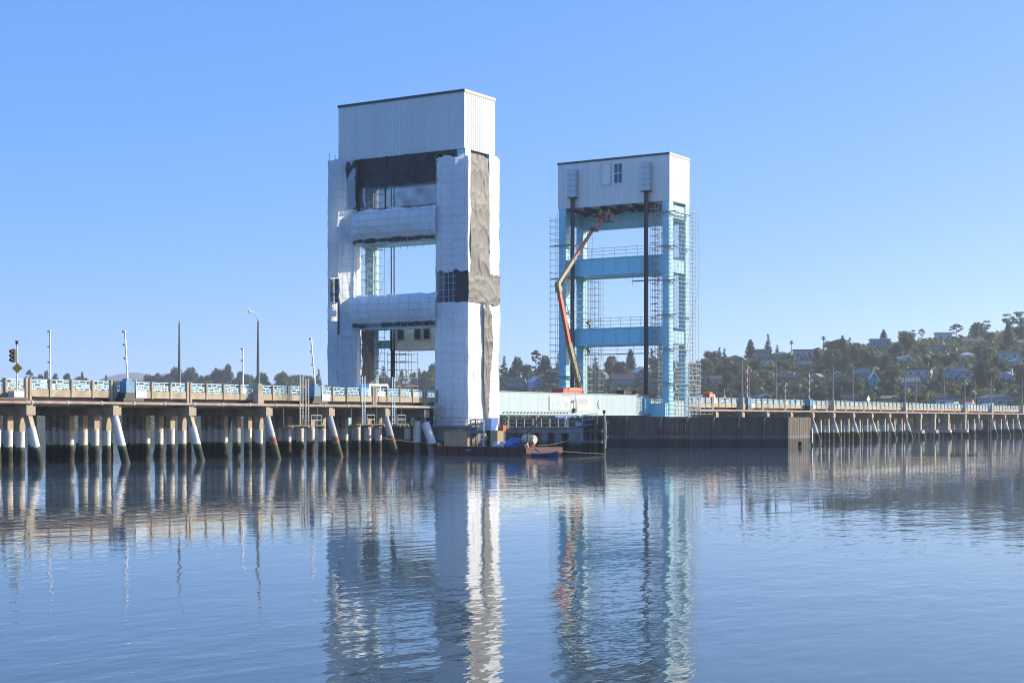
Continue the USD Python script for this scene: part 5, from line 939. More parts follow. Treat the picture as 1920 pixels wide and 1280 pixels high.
car('van', 298.0, 3.2, 'white van right of the orange cab truck', 'van', 'car_white', ref=van, cat='van')
car('car', 306.5, 3.2, 'rightmost white car on the far approach', 'suv', 'car_white', ref=suv)
t = thing('truck', 'white work truck with an orange box on its cab, far right on the approach', 'truck', (281.5, 3.3, 6.03))
part(t, 'cab', MB().tm(m3.CrossSection([[(0, 0.5), (2.0, 0.5), (2.0, 1.3), (1.4, 2.3), (0, 2.3)]]).extrude(2.0).rotate((90, 0, 0)).translate((0, 1.0, 0))), 'car_white'); part(t, 'bed', B(-3.2, -0.05, -1.0, 1.0, 0.7, 1.5), 'car_white'); part(t, 'orange_box', B(0.1, 1.3, -0.8, 0.8, 2.31, 2.85), 'vest_orange')
part(t, 'window', B(0.4, 1.4, -1.02, -1.0, 1.4, 2.1), 'window_dark')
for x in (-2.3, 1.1):
    for s in (-1, 1): part(t, 'wheel', MB().tube((x, s * 0.75, 0.42), (x, s * 1.04, 0.42), 0.42, n=16), 'rubber', smooth=40)
t = thing('portable_toilet', 'orange portable toilet with a pale roof behind the far approach parapet', 'portable toilet', (129.3, 1.0, 6.2))
part(t, 'cabin', B(-0.6, 0.6, -0.58, 0.58, 0.08, 2.05), 'vest_orange'); part(t, 'roof', MB().tm(m3.CrossSection([[(-0.62, 0), (0.62, 0), (0.5, 0.2), (0.2, 0.28), (-0.2, 0.28), (-0.5, 0.2)]]).extrude(1.2).rotate((90, 0, 0)).translate((0, 0.6, 2.05))), 'vest_orange'); part(t, 'door', B(-0.63, -0.6, -0.42, 0.42, 0.15, 1.95), 'orange'); part(t, 'vent_panel', B(-0.3, 0.3, -0.6, -0.58, 1.6, 1.85), 'print_rose'); part(t, 'skid', B(-0.65, 0.65, -0.6, 0.6, 0, 0.08), 'black')
t = thing('signal_post', 'short signal post with small boxes on the far approach sidewalk', 'signal post', (135.0, 0.7, 6.2)); part(t, 'post', MB().tube((0, 0, 0), (0, 0, 2.9), 0.05, n=6), 'white_steel'); part(t, 'box', B(-0.15, 0.15, -0.12, 0.12, 1.2, 1.8), 'cabinet_grey')

# ------------------------------------------------------------ houses on the hillside
def wallmat(n, c):
    if n not in MT: mat(n, c, 0.75, var=0.12, scale=0.4)
    return n
WALLS = dict(white=(0.50, 0.50, 0.49), pale=(0.34, 0.335, 0.31), blue=(0.17, 0.23, 0.29), bluegrey=(0.14, 0.17, 0.20), teal=(0.05, 0.28, 0.31), lavender=(0.28, 0.27, 0.32), pink=(0.33, 0.25, 0.23), tan=(0.29, 0.25, 0.19), brown=(0.13, 0.10, 0.085), dark=(0.07, 0.07, 0.08), skyblue=(0.23, 0.32, 0.45))
ROOFS = dict(grey=(0.15, 0.15, 0.16), dark=(0.05, 0.05, 0.055), brown=(0.13, 0.085, 0.06), tan=(0.32, 0.24, 0.16), pale=(0.45, 0.44, 0.42), red=(0.22, 0.08, 0.05))
for k, c in WALLS.items(): wallmat('wall_' + k, c)
for k, c in ROOFS.items(): wallmat('roof_' + k, c)
HS = []; HN = []
def house(u, v, w, h, kind, wall, roof, label, turn=0, chim=False, depth=None, rows=None):
    """u, v: foot of the house in the photo's pixels, w, h its size there: turned into metres where that sight line meets the hill."""
    Y = on_terrain(u, v); k = Y / F; W, H = w * k, h * k; D = depth or max(6.5, min(11, W * 0.75)); x, y = at_depth(u, Y); z = float(terrain(np.array([float(u)]), np.array([Y]))[0]) - 0.4
    ang = math.degrees(math.atan2(-CC, SS)) + turn - math.degrees(math.atan((u - UH) / F))
    t = thing('house', label, 'house', (x, y, z), ang)
    RH = {'flat': 0.12, 'gable': 0.42, 'gablefront': 0.45, 'hip': 0.36}[kind] * H; EH = H - RH + 0.4; wm, rm = 'wall_' + wall, 'roof_' + roof
    part(t, 'wall', B(-W / 2, W / 2, 0, D, -3, EH), wm)
    o = 0.45
    if kind == 'flat': r = part(t, 'roof', B(-W / 2 - o, W / 2 + o, -o, D + o, EH, EH + max(0.35, RH)), rm)
    elif kind == 'gable':
        r = part(t, 'roof', MB().add([(-W / 2 - o, -o, EH - 0.1), (W / 2 + o, -o, EH - 0.1), (W / 2 + o, D / 2, EH + RH), (-W / 2 - o, D / 2, EH + RH), (-W / 2 - o, D + o, EH - 0.1), (W / 2 + o, D + o, EH - 0.1)], [(0, 1, 2, 3), (3, 2, 5, 4), (0, 4, 5, 1)]), rm)
        for s in (-1, 1): part(t, 'gable_wall', MB().add([(s * (W / 2), yy, zz) for yy, zz in ((0, EH), (D, EH), (D / 2, EH + RH * 0.97))], [(0, 1, 2)]), wm)
    elif kind == 'gablefront':
        r = part(t, 'roof', MB().add([(-W / 2 - o, -o, EH - 0.15), (0, -o, EH + RH), (W / 2 + o, -o, EH - 0.15), (-W / 2 - o, D + o, EH - 0.15), (0, D + o, EH + RH), (W / 2 + o, D + o, EH - 0.15)], [(0, 1, 4, 3), (1, 2, 5, 4)]), rm)
        for yy in (-0.02, D): part(t, 'gable_wall', MB().add([(-W / 2, yy, EH), (W / 2, yy, EH), (0, yy, EH + RH * 0.98)], [(0, 1, 2)]), wm)
        part(r, 'verge_board', MB().bar((-W / 2 - o, -o - 0.03, EH - 0.25), (0, -o - 0.03, EH + RH - 0.1), 0.1, 0.28).bar((0, -o - 0.03, EH + RH - 0.1), (W / 2 + o, -o - 0.03, EH - 0.25), 0.1, 0.28), 'white_paint')
    else:
        q = min(W * 0.3, D * 0.5); r = part(t, 'roof', MB().add([(-W / 2 - o, -o, EH - 0.1), (W / 2 + o, -o, EH - 0.1), (W / 2 + o, D + o, EH - 0.1), (-W / 2 - o, D + o, EH - 0.1), (-W / 2 + q, D / 2, EH + RH), (W / 2 - q, D / 2, EH + RH)], [(0, 1, 5, 4), (2, 3, 4, 5)]).add([(-W / 2 - o, -o, EH - 0.1), (-W / 2 + q, D / 2, EH + RH), (-W / 2 - o, D + o, EH - 0.1), (W / 2 + o, -o, EH - 0.1), (W / 2 + o, D + o, EH - 0.1), (W / 2 - q, D / 2, EH + RH)], [(0, 1, 2), (3, 4, 5)]), rm)
    if chim: part(r, 'chimney', B(W * 0.18, W * 0.18 + 0.8, D * 0.5 - 0.4, D * 0.5 + 0.4, EH, EH + RH + 1.3), 'white_paint' if chim == 2 else wm)
    n = max(1, int(W / 3.0)); fl = rows or max(1, int(round((EH - 0.5) / 2.9)))
    for f in range(fl):
        for i in range(n):
            cx = -W / 2 + W * (i + 0.5) / n; ww = min(1.5, W / n * 0.5); z0 = EH - 2.35 - f * 2.8
            if z0 < -1: continue
            wd = part(t, 'window', B(cx - ww / 2 - 0.1, cx + ww / 2 + 0.1, -0.06, -0.01, z0 - 0.1, z0 + 1.4), 'white_paint'); part(wd, 'pane', B(cx - ww / 2, cx + ww / 2, -0.075, -0.061, z0, z0 + 1.3), 'window_dark')
    if EH > 2.6: part(t, 'door', B(W * 0.06, W * 0.06 + 1.0, -0.05, -0.008, -0.4, 1.7), 'wall_dark')
    HS.append((u - w / 2, u + w / 2, v - h, v, Y)); HN.append((u, v - h / 2, re.split(r' (?:with|on|in|below|near|among|high|at|half|just|under|left|right|between|beside|seen|behind|touching|above|inside) ', label)[0]))
for a in [
    (1771, 638, 29, 15, 'flat', 'white', 'pale', 'white modern flat roofed house on the skyline', 12),
    (1798, 714, 43, 27, 'hip', 'skyblue', 'grey', 'large pale blue two storey house with grey hip roof', 5, True),
    (1708, 731, 41, 23, 'gable', 'lavender', 'grey', 'lavender house with a long blank wall below the split level house', 24),
    (1722, 713, 44, 22, 'flat', 'pale', 'dark', 'dark roofed split level house with white posts', -8),
    (1700, 678, 36, 11, 'gablefront', 'white', 'pale', 'white house with a bright winged gable in the middle of the slope', 20),
    (1639, 728, 13, 31, 'gablefront', 'teal', 'pale', 'tall narrow turquoise house', 8),
    (1618, 712, 24, 22, 'gable', 'bluegrey', 'grey', 'grey blue house left of the turquoise one', -10),
    (1787, 758, 60, 16, 'gable', 'white', 'dark', 'long low white house with a dark roof just above the parapet', 3),
    (1867, 758, 65, 19, 'hip', 'pale', 'grey', 'broad pale house with grey hip roof above the orange cab truck', 4, True),
    (1667, 754, 27, 13, 'gable', 'bluegrey', 'tan', 'low blue grey house under a tan bank', 0),
    (1893, 678, 36, 20, 'flat', 'pale', 'tan', 'pale flat roofed house high on the right slope', 10),
    (1907, 683, 14, 11, 'gablefront', 'white', 'pale', 'small white house at the right edge', 18),
    (1886, 714, 28, 16, 'gablefront', 'white', 'pale', 'white gabled cottage on the right slope', -15, True),
    (1815, 674, 26, 13, 'hip', 'pale', 'pale', 'small pale house below the umbrella pine', 10),
    (1764, 658, 38, 10, 'flat', 'tan', 'grey', 'long tan retaining house below the white modern house', 0),
    (1824, 646, 36, 12, 'gable', 'pink', 'red', 'pinkish house with bright gable posts near the crest', 15),
    (1651, 654, 36, 19, 'flat', 'blue', 'pale', 'blue two level house on the crest above the big trees', 6),
    (1865, 645, 36, 6, 'gable', 'pale', 'grey', 'low long roof near the crest at right', 0),
    (1916, 650, 16, 14, 'hip', 'tan', 'tan', 'tan house with tiled roof at the right edge of the crest', 10),
    (1378, 672, 30, 11, 'gablefront', 'pale', 'tan', 'pale house with low gable on the crest right of the blue tower', 0),
    (1430, 672, 26, 18, 'gable', 'pale', 'dark', 'dark steep roofed house with dormers on the crest', 6, True),
    (1463, 671, 32, 12, 'hip', 'blue', 'grey', 'blue house with bright picture windows on the crest', 0),
    (1506, 671, 35, 16, 'flat', 'pale', 'dark', 'long flat topped house with a white terrace on the crest', 4),
    (1439, 686, 22, 13, 'flat', 'white', 'grey', 'white balcony house below the dark steep roof', 0),
    (1511, 688, 24, 13, 'gable', 'white', 'grey', 'white porch house below the palm', 20),
    (1481, 719, 36, 17, 'hip', 'dark', 'dark', 'dark roofed house with a bright chimney among trees', 0, 2),
    (1529, 713, 17, 13, 'gablefront', 'tan', 'tan', 'tan gabled house in front of a big dark tree', -20),
    (1570, 709, 11, 13, 'gablefront', 'bluegrey', 'pale', 'small grey gabled house with pale verge', 0),
    (1343, 718, 20, 14, 'gable', 'pink', 'brown', 'pinkish house half hidden right of the blue tower scaffold', 10),
    (1435, 752, 26, 14, 'gablefront', 'bluegrey', 'grey', 'blue grey roof just above the parapet below the crest houses', 30),
    (1594, 753, 33, 12, 'gable', 'blue', 'dark', 'low dark roofed blue house above the parapet', 0),
    (1316, 720, 13, 14, 'gablefront', 'pink', 'tan', 'rosy gabled house touching the right side of the blue tower', 15),
    (1168, 727, 42, 27, 'gable', 'bluegrey', 'brown', 'big shingled house with brown roof seen through the blue tower', 4, True),
    (1203, 708, 22, 18, 'gablefront', 'bluegrey', 'pale', 'pale gabled roof left of the black hoist cables', 25),
    (1129, 714, 13, 17, 'gablefront', 'blue', 'grey', 'narrow blue gabled house behind the scaffold stack', -15),
    (1201, 679, 18, 11, 'hip', 'bluegrey', 'grey', 'hip roofed house on the skyline inside the blue tower', 0),
    (1009, 728, 19, 23, 'gablefront', 'skyblue', 'pale', 'light blue house with bent gable left of the blue tower', 28),
    (966, 729, 32, 22, 'gable', 'blue', 'brown', 'blue house with tan roof and two white chimneys beside the wrapped tower', -18, 2),
    (504, 724, 10, 12, 'gablefront', 'white', 'pale', 'small white gable end among trees behind the near lamp', 10),
    (765, 726, 20, 12, 'gable', 'bluegrey', 'pale', 'bluish house seen through the wrapped tower opening', 0)]:
    house(*a)

# ------------------------------------------------------------ trees: prototypes are the first tree of each kind
def leaves(lobes, n, size, seed, flat=0.0, jitter=0.25):
    r = np.random.default_rng(seed); c = np.array([l[0] for l in lobes], float); rad = np.array([l[1] for l in lobes], float).reshape(len(lobes), -1); rad = np.repeat(rad, 3, 1) if rad.shape[1] == 1 else rad
    wgt = (rad.prod(1)) ** (2 / 3); k = r.choice(len(lobes), n, p=wgt / wgt.sum()); d = r.normal(size=(n, 3)); d /= np.linalg.norm(d, axis=1, keepdims=True); d[:, 2] = np.where(d[:, 2] < -0.55, -d[:, 2], d[:, 2])
    rr = 1 - r.random(n) ** 1.8 * 0.55 + r.normal(size=n) * jitter * 0.35
    p = c[k] + d * rad[k] * rr[:, None]; nm = d + r.normal(size=(n, 3)) * 0.45; nm[:, 2] += 0.25; nm /= np.linalg.norm(nm, axis=1, keepdims=True)
    a = np.cross(nm, r.normal(size=(n, 3))); a /= np.linalg.norm(a, axis=1, keepdims=True); b = np.cross(nm, a); s = size * (0.6 + 0.8 * r.random(n))[:, None] / 2
    v = np.stack([p - a * s, p - b * s * 0.7 + nm * s * 0.1, p + a * s, p + b * s * 0.7 + nm * s * 0.1], 1).reshape(-1, 3); i = np.arange(n) * 4
    return MB().add(v, np.stack([i, i + 1, i + 2, i + 3], 1))
def trunk(h, r, limbs=(), lean=0.0):
    m = MB().tube((0, 0, -2), (lean * h, 0, h), r, r * 0.45, n=7)
    for z, q in limbs: m.tube((lean * z, 0, z), q, r * 0.45, r * 0.15, n=5)
    return m
def rlobes(n, seed, cx, cz, rx, rz, lr):
    r = np.random.default_rng(seed); out = []
    for _ in range(n):
        d = r.normal(size=3); d /= np.linalg.norm(d); q = r.random() ** 0.5
        out.append(((cx + d[0] * rx * q * 0.75, d[1] * rx * q * 0.75, cz + d[2] * rz * q * 0.75), lr * r.uniform(0.6, 1.25)))
    return out
def K_round(t, s, look):
    part(t, 'crown', leaves(rlobes(14, s, 0, 6.6, 4.6, 3.9, 2.2) + rlobes(7, s + 50, 0, 2.6, 4.2, 1.8, 1.7), 1900, 0.95, s), look); part(t, 'trunk', trunk(6.5, 0.4, [(3.2, (2.5, 0.5, 6.2)), (3.8, (-2.4, -0.6, 6.8))]), 'trunk_brown')
def K_dome(t, s, look):
    r = np.random.default_rng(s); lob = [((x * 1.0, y, 3.2 + z), q * r.uniform(0.8, 1.15)) for x, y, z, q in ((0, 0, 1.4, 3.1), (-2.6, 0.5, 0.6, 2.6), (2.7, -0.4, 0.8, 2.6), (0.5, 2.5, 0, 2.4), (-0.8, -2.6, 0, 2.4), (-4.2, 0, -1.2, 2.0), (4.4, 0.3, -1.2, 2.0), (0, 0, -1.4, 3.2), (1.2, 1, 2.9, 1.7), (-1.6, -0.4, 2.6, 1.8))]
    part(t, 'crown', leaves(lob, 1900, 0.9, s, jitter=0.2), look); part(t, 'trunk', trunk(4, 0.4), 'trunk_brown')
def K_tall(t, s, look):
    part(t, 'crown', leaves(rlobes(13, s, 0, 9.2, 2.9, 5.8, 1.9) + rlobes(5, s + 9, 0, 3.6, 2.6, 2.0, 1.7), 1700, 0.95, s), look); part(t, 'trunk', trunk(9, 0.42, [(5, (1.6, 0.3, 8))]), 'trunk_brown')
def K_conifer(t, s, look):
    r = np.random.default_rng(s); lob = []
    for k in range(13):
        z = 2.2 + k * 1.0; R = 3.1 * (1 - k / 14) ** 0.85 + 0.25
        for q in range(max(2, int(5 - k * 0.25))): a = r.uniform(0, 6.28); lob.append(((math.cos(a) * R * 0.55, math.sin(a) * R * 0.55, z + r.uniform(-0.3, 0.3)), (R * 0.55, R * 0.55, 0.42)))
    part(t, 'crown', leaves(lob, 1400, 0.8, s, jitter=0.4), look); part(t, 'trunk', trunk(15, 0.35), 'trunk_brown')
def K_dense(t, s, look):
    part(t, 'crown', leaves([((0, 0, 2 + k), (3.0 * (1 - (k / 12.5) ** 1.7) + 0.25,) * 2 + (1.0,)) for k in range(12)], 1600, 0.8, s, jitter=0.2), look); part(t, 'trunk', trunk(10, 0.4), 'trunk_brown')
def K_cypress(t, s, look):
    part(t, 'crown', leaves([((0, 0, 1.2 + k), (0.95 * math.sin(0.35 + 2.5 * k / 11) + 0.15,) * 2 + (0.9,)) for k in range(11)], 700, 0.6, s, jitter=0.12), look); part(t, 'trunk', trunk(9, 0.2), 'trunk_brown')
def K_airy(t, s, look):
    r = np.random.default_rng(s); lob, limbs = [], []
    for k in range(15): a = k * 2.4; R = r.uniform(0.6, 4.4); z = r.uniform(6.0, 12.6) - R * 0.3; c = (R * math.cos(a), R * math.sin(a) * 0.8, z); lob.append((c, (r.uniform(1.2, 2.2),) * 2 + (r.uniform(0.7, 1.2),))); limbs.append((z * 0.5, (c[0], c[1], z - 0.3)))
    part(t, 'crown', leaves(lob + [(c, (q,) * 3) for c, q in rlobes(6, s + 7, 0, 2.6, 4.2, 1.8, 1.8)], 1700, 0.8, s, jitter=0.3), look); part(t, 'trunk', trunk(10, 0.42, limbs), 'trunk_brown')
def K_umbrella(t, s, look):
    lob = [((x, y, z), (r, r, 0.75)) for x, y, z, r in ((0, 0, 10.6, 2.4), (-2.8, 0.4, 9.6, 2.0), (2.9, -0.3, 9.3, 2.1), (0.3, 2.2, 9.8, 1.9), (-0.6, -2.2, 9.5, 1.9), (-3.8, 0, 7.8, 1.5), (3.9, 0.2, 7.4, 1.5), (1.2, 0.5, 8.0, 1.8), (-1.8, 0.6, 6.6, 1.5), (2.4, -0.8, 5.4, 1.4), (-2.6, -0.5, 3.4, 2.0), (1.6, 0.4, 2.4, 2.3), (-0.4, 1.0, 1.6, 2.4))]
    part(t, 'crown', leaves(lob, 1200, 0.75, s, jitter=0.25), look); part(t, 'trunk', trunk(9.8, 0.35, [(5, (-2.6, 0.3, 9)), (5.5, (2.7, -0.2, 8.8)), (4.4, (3.6, 0, 7))]), 'trunk_brown')
def K_palm(t, s, look):
    m = MB(); r = np.random.default_rng(s)
    for k in range(46):
        a = k * 2.4; el = r.uniform(-0.7, 1.3); d = np.array([math.cos(a) * math.cos(el), math.sin(a) * math.cos(el), math.sin(el)]); sd = np.array([-math.sin(a), math.cos(a), 0]) * 0.28; p = np.array([0, 0, 12.2])
        q1, q2 = p + d * 1.1, p + d * 2.0 - np.array([0, 0, 0.35]); m.add([p - sd * 0.2, p + sd * 0.2, q1 + sd, q1 - sd, q2 + sd * 0.9, q2 - sd * 0.9], [(0, 1, 2, 3), (3, 2, 4, 5)])
    part(t, 'crown', m, look); part(t, 'dead_skirt', MB().tube((0, 0, 10.3), (0, 0, 12.0), 0.45, 0.8, n=9), 'plank_wood'); part(t, 'trunk', trunk(12.2, 0.32), 'trunk_brown')
def K_bush(t, s, look):
    part(t, 'crown', leaves(rlobes(9, s, 0, 1.9, 3.2, 1.7, 1.5), 800, 0.75, s), look); part(t, 'trunk', trunk(1.6, 0.2), 'trunk_brown')
KIND = {  # height, width in metres of the prototype
    'round_dark': (K_round, 'leaf_dark', 11.2, 11.5, 'dark rounded tree'), 'round_mid': (K_round, 'leaf_mid', 11.2, 11.5, 'mid green rounded tree'), 'round_olive': (K_round, 'leaf_olive', 11.2, 11.5, 'olive toned rounded tree'),
    'dome': (K_dome, 'leaf_dark', 8.2, 12.0, 'broad dome shaped dark tree'), 'dome_mid': (K_dome, 'leaf_mid', 8.2, 12.0, 'broad dome shaped green tree'), 'tall': (K_tall, 'leaf_dark', 15.5, 8.0, 'tall oval dark tree'), 'tall_olive': (K_tall, 'leaf_olive', 15.5, 8.0, 'tall oval olive tree'),
    'conifer': (K_conifer, 'leaf_conifer', 16.0, 6.0, 'tiered dark conifer'), 'dense': (K_dense, 'leaf_conifer', 14.2, 6.6, 'dense pointed conifer'), 'cypress': (K_cypress, 'leaf_conifer', 12.5, 2.2, 'slim dark cypress'),
    'airy': (K_airy, 'leaf_dark', 13.5, 11.0, 'airy tree with separate leaf clumps'), 'umbrella': (K_umbrella, 'leaf_conifer', 11.5, 10.5, 'flat topped umbrella pine'), 'palm': (K_palm, 'leaf_mid', 14.0, 4.2, 'palm with a round head of fronds'),
    'bush': (K_bush, 'leaf_mid', 4.2, 7.0, 'low green shrub'), 'bush_olive': (K_bush, 'leaf_olive', 4.2, 7.0, 'low olive shrub'), 'gold': (K_bush, 'leaf_gold', 4.2, 7.0, 'low golden autumn shrub')}
PROTO = {}; MASS = []
def tree(kind, u, v, h, w, label=None, group=None, Y=None):
    """u, v: foot of the trunk in photo pixels; h, w: height and width there."""
    fn, look, H, W, desc = KIND[kind]; Y = on_terrain(u, v) if Y is None else Y; k = Y / F; sz, sx = h * k / H, w * k / W
    x, y = at_depth(u, Y); z = float(terrain(np.array([float(u)]), np.array([Y]))[0]) - 0.3
    i = rnd.randrange(2); key = (kind, i); nm = {'palm': 'palm_tree', 'conifer': 'conifer', 'dense': 'conifer', 'cypress': 'cypress', 'umbrella': 'pine_tree', 'bush': 'shrub', 'bush_olive': 'shrub', 'gold': 'shrub'}.get(kind, 'tree')
    t = thing(nm, label or desc + (' on the wooded hillside behind the bridge' if u > 640 else ' in the tree line behind the near approach'), 'shrub' if nm == 'shrub' else 'tree', (x, y, z), rnd.uniform(0, 360), (sx, sx, sz), group=group or (None if label else f'{desc}s ' + ('on the hillside' if u > 640 else 'left of the towers')), ref=PROTO.get(key))
    if key not in PROTO: fn(t, 100 + len(PROTO), look); PROTO[key] = t
    if label is None: MASS.append((t, desc, u, v - h / 2, nm))
SKY_TREES = [
    ('palm', 1544, 655, 32, 13, 'tall palm standing on the skyline right of the crest houses'), ('palm', 1484, 667, 30, 12, 'shaggy palm between the crest houses'), ('conifer', 1440, 668, 48, 16, 'tall tiered conifer behind the dark steep roof'), ('conifer', 1457, 666, 24, 11, 'short conifer right of the tallest conifer on the crest'),
    ('dense', 1407, 676, 42, 24, 'broad dense conifer on the crest left of the dormer house'), ('conifer', 1349, 676, 32, 15, 'left of two ragged conifers right of the blue tower'), ('conifer', 1358, 676, 29, 13, 'right of two ragged conifers right of the blue tower'), ('conifer', 1593, 646, 26, 12, 'lone pointed conifer on the skyline'),
    ('dense', 1657, 642, 32, 20, 'broad conifer on the skyline above the blue house'), ('airy', 1710, 637, 26, 22, 'thin airy tree on the skyline'), ('umbrella', 1728, 636, 25, 14, 'small rounded pine on the skyline beside the airy tree'), ('umbrella', 1793, 635, 32, 27, 'umbrella pine on the skyline beside the white modern house'),
    ('dome', 1832, 634, 32, 34, 'broad dark tree on the skyline right of the umbrella pine'), ('airy', 1846, 632, 34, 30, 'airy crowned tree behind the broad dark skyline tree'), ('airy', 1893, 622, 40, 36, 'tall airy tree group at the right edge of the skyline, left one'), ('airy', 1914, 622, 42, 34, 'tall airy tree at the right edge of the skyline, right one'),
    ('round_mid', 1570, 662, 28, 60, 'wide green tree mass below the tall palm'), ('round_olive', 1630, 690, 46, 62, 'large olive brown tree in front of the blue crest house'), ('round_mid', 1560, 690, 40, 40, 'large tree left of the olive brown one'), ('tall_olive', 1855, 690, 46, 40, 'large golden green tree on the right slope'), ('tall_olive', 1735, 677, 32, 18, 'upright olive tree above the white winged house'), ('dense', 1840, 725, 50, 34, 'brownish conifer mass right of the pale blue house'),
    ('round_dark', 1675, 738, 50, 60, 'dark tree right of the turquoise house'), ('gold', 1468, 688, 13, 18, 'orange autumn tree below the crest houses'), ('palm', 1562, 700, 36, 14, 'palm behind the lamp pole in the middle of the slope'), ('bush', 1690, 686, 12, 22, 'bright green shrub below the white winged house'),
    ('conifer', 945, 706, 46, 17, 'ragged conifer just right of the wrapped tower'), ('dome', 970, 704, 40, 30, 'spreading dark tree right of the ragged conifer'), ('umbrella', 1005, 702, 48, 22, 'odd topped dark pine between the towers'), ('dome', 1022, 702, 38, 30, 'dark tree with a pointed top left of the blue tower'), ('conifer', 1048, 700, 42, 14, 'dark conifer right behind the blue tower left leg'), ('conifer', 1116, 700, 36, 16, 'thin conifer behind the scaffold stack'),
    ('round_olive', 1143, 702, 34, 30, 'light olive tree inside the blue tower frame'), ('dome', 1147, 690, 34, 40, 'dark tree mass on the skyline inside the blue tower'), ('dense', 1182, 692, 46, 25, 'dense conifer on the skyline inside the blue tower'), ('conifer', 1222, 690, 46, 18, 'dark conifer behind the hoist cables'), ('conifer', 1238, 690, 50, 22, 'large dark conifer behind the near blue leg'),
    ('umbrella', 55, 742, 50, 15, 'small flat topped pine at the left by the traffic light'), ('tall', 88, 742, 56, 11, 'tall oval tree behind the first barrier arm'), ('dome', 76, 742, 42, 20, 'rounded tree left of the tall oval tree'), ('dome', 104, 742, 44, 22, 'rounded tree right of the tall oval tree'), ('dome', 125, 742, 44, 26, 'dome shaped tree left of the slim cypress'), ('cypress', 154, 742, 48, 7, 'slim cypress on the left skyline'), ('cypress', 199, 742, 42, 7, 'second slim cypress before the blue ridge'), ('cypress', 162, 742, 36, 5, 'tiny cypress right of the slim cypress'),
    ('tall', 295, 740, 48, 20, 'square topped tree right of the blue ridge'), ('dome', 330, 738, 52, 40, 'large dark tree left of the plain pole'), ('dome', 358, 738, 52, 44, 'large dark tree right of the plain pole'), ('round_mid', 385, 740, 40, 30, 'paler tree right of the two large dark trees'), ('round_dark', 412, 736, 48, 50, 'broad dark tree left of the far barrier arm'), ('tall', 428, 736, 60, 24, 'tallest tree near the far barrier arm'), ('round_mid', 465, 734, 36, 40, 'mid green tree right of the far barrier arm'), ('dome', 450, 736, 42, 24, 'dark crown behind the far barrier arm'),
    ('dome', 490, 734, 38, 40, 'dark tree behind the tall curved lamp'), ('round_dark', 530, 732, 38, 40, 'dark tree right of the small white gable'), ('tall', 560, 732, 34, 26, 'tree left of the leaning barrier arm'), ('conifer', 597, 730, 42, 14, 'pointed tree beside the wrapped tower left edge'), ('round_olive', 580, 732, 32, 30, 'paler tree behind the leaning barrier arm'),
    ('conifer', 719, 726, 44, 18, 'conifer behind the scaffold inside the wrapped tower'), ('dense', 753, 726, 34, 18, 'pointed tree seen through the wrapped tower, left'), ('conifer', 762, 724, 36, 8, 'thin conifer seen through the wrapped tower'), ('round_mid', 774, 728, 32, 24, 'rounded green tree seen through the wrapped tower'), ('cypress', 786, 724, 36, 7, 'slim cypress seen through the wrapped tower'), ('round_dark', 812, 722, 44, 32, 'big dark tree against the wrapped near leg')]
for a in SKY_TREES: tree(*a)
# fill the slope: rows from the crest down, smaller ones behind
def clear(u, v, w, h):
    for a, b, c, d, Y in HS:
        if u + w * 0.3 > a and u - w * 0.3 < b and v - h < d - 4 and v > c + 6: return False
    return True
cnt = 0
for v0 in (640, 652, 664, 676, 688, 700, 712, 724, 736, 748, 760):
    u = 925.0 + rnd.uniform(0, 20)
    while u < 1960 and cnt < 205:
        lim = np.interp(u, _U, _V); v = v0 + rnd.uniform(-5, 5)
        if v > lim + 3:
            kd = rnd.choices(['round_dark', 'round_mid', 'round_olive', 'dome', 'dome_mid', 'tall', 'dense', 'conifer', 'bush', 'tall_olive', 'bush_olive'], [7, 6, 3, 5, 4, 3, 2.5, 1.5, 3, 2, 2])[0]
            f = 0.8 + 0.4 * (v - 620) / 130; w = rnd.uniform(25, 42) * f; h = w * KIND[kd][2] / KIND[kd][3] * rnd.uniform(0.75, 1.0)
            if h > 38: w *= 38 / h; h = 38
            for _ in range(3):
                if clear(u, v, w, h): tree(kd, u, v, h, w); cnt += 1; break
                w *= 0.68; h *= 0.68
        u += rnd.uniform(20, 40)
for v0, lo, hi in ((738, -60, 640), (742, 180, 650), (746, -60, 640), (730, 640, 930), (740, 640, 930), (752, -60, 930)):
    u = lo + 0.0
    while u < hi:
        kd = rnd.choice(['round_dark', 'dome', 'round_mid', 'dome_mid', 'bush', 'round_olive']); w = rnd.uniform(30, 52); h = min(40, w * KIND[kd][2] / KIND[kd][3] * 0.95) * rnd.uniform(0.75, 1)
        if clear(u, v0, w, h): tree(kd, u, v0 + rnd.uniform(-3, 3), h, w)
        u += rnd.uniform(20, 34)
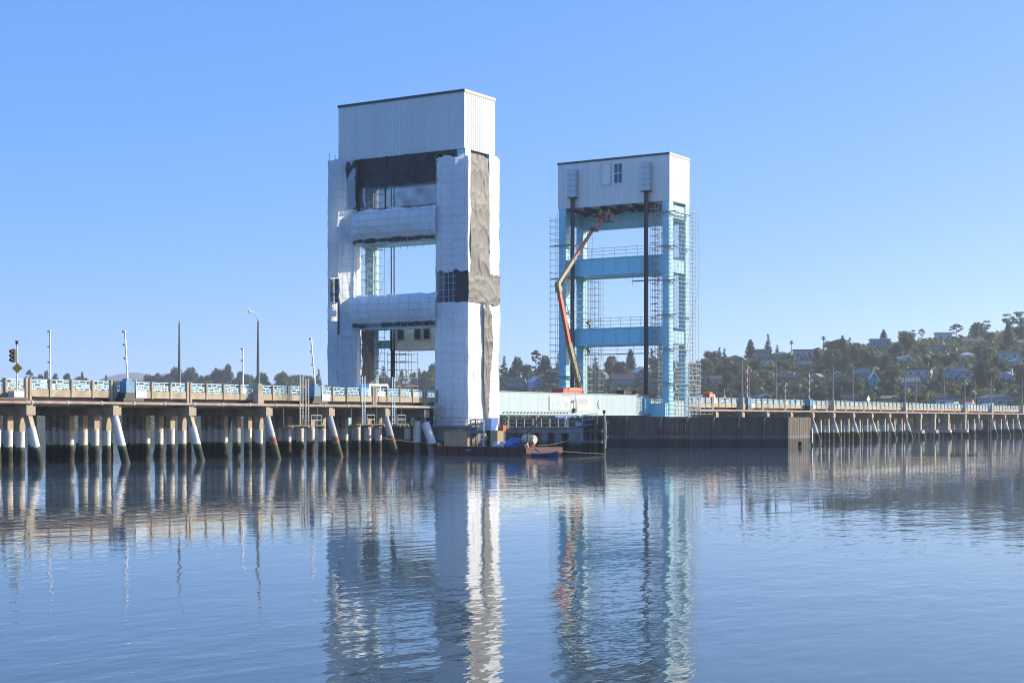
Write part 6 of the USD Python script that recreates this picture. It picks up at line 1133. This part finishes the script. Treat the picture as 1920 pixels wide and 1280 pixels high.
# every tree of the mass gets its own label: by the house it stands nearest to, or by its rank in the left tree line
seen = {}
for path, desc, u, v, nm in sorted(MASS, key=lambda a: a[2]):
    if u < 640: base = f'{desc} of the lower left tree line'
    else:
        hu, hv, hn = min(HN, key=lambda a: (a[0] - u) ** 2 + (1.4 * (a[1] - v)) ** 2); dx, dy = u - hu, v - hv
        base = f'{desc} {("left of" if dx < 0 else "right of") if abs(dx) > abs(dy) else ("above" if dy < 0 else "below")} the {hn}'
    k = seen[base] = seen.get(base, 0) + 1
    tag(stage.GetPrimAtPath(path), base if k == 1 else f'{ORD[k - 1]} {base}' + (' from the left' if u >= 640 else ' counted from the left'))
# undergrowth between the trees: nobody could count it
r = np.random.default_rng(11); n = 26000; uu = r.uniform(-150, 2050, n); ss, dd = np.interp(uu, _U, _S), np.interp(uu, _U, _D); YY = ss + 8 + (dd - ss + 20) * r.random(n); xx, yy = at_depth(uu, YY); zz = terrain(uu, YY)
p = np.stack([xx, yy, zz + r.uniform(0, 1.6, n)], -1); nm = r.normal(size=(n, 3)); nm[:, 2] = np.abs(nm[:, 2]) + 0.3; nm /= np.linalg.norm(nm, axis=1, keepdims=True); a = np.cross(nm, r.normal(size=(n, 3))); a /= np.linalg.norm(a, axis=1, keepdims=True); b = np.cross(nm, a); s = r.uniform(0.8, 1.9, n)[:, None]
i = np.arange(n) * 4
struct('undergrowth', MB().add(np.stack([p - a * s, p - b * s * 0.7, p + a * s, p + b * s * 0.7], 1).reshape(-1, 3), np.stack([i, i + 1, i + 2, i + 3], 1)), 'leaf_mid', kind='stuff', label='low green undergrowth covering the hillside between trees and houses', cat='undergrowth')
# utility poles among the houses
for u, v, h in ((887 + 104, 728, 30), (1402, 690, 22), (1545, 720, 28), (1758, 720, 26), (1808, 742, 40)):
    Y = on_terrain(u, v); x, y = at_depth(u, Y); z = float(terrain(np.array([float(u)]), np.array([Y]))[0])
    t = thing('utility_pole', {991: 'utility pole between the blue houses left of the blue tower', 1402: 'utility pole in front of the dormer house', 1545: 'utility pole below the tall palm', 1758: 'pale short pole below the tan retaining house', 1808: 'utility pole with crossarm in front of the pale blue house'}[u], 'utility pole', (x, y, z), -30)
    part(t, 'pole', MB().tube((0, 0, -1), (0, 0, h * Y / F), 0.16, 0.12, n=6), 'pole_concrete'); part(t, 'crossarm', MB().box(-1.3, 1.3, -0.08, 0.08, h * Y / F - 0.9, h * Y / F - 0.7), 'pole_concrete')

# ------------------------------------------------------------ haze: one closed box of thin air round everything
struct('haze', B(-2500, 8000, -2500, 8000, -3.5, 190), 'haze', kind='stuff')
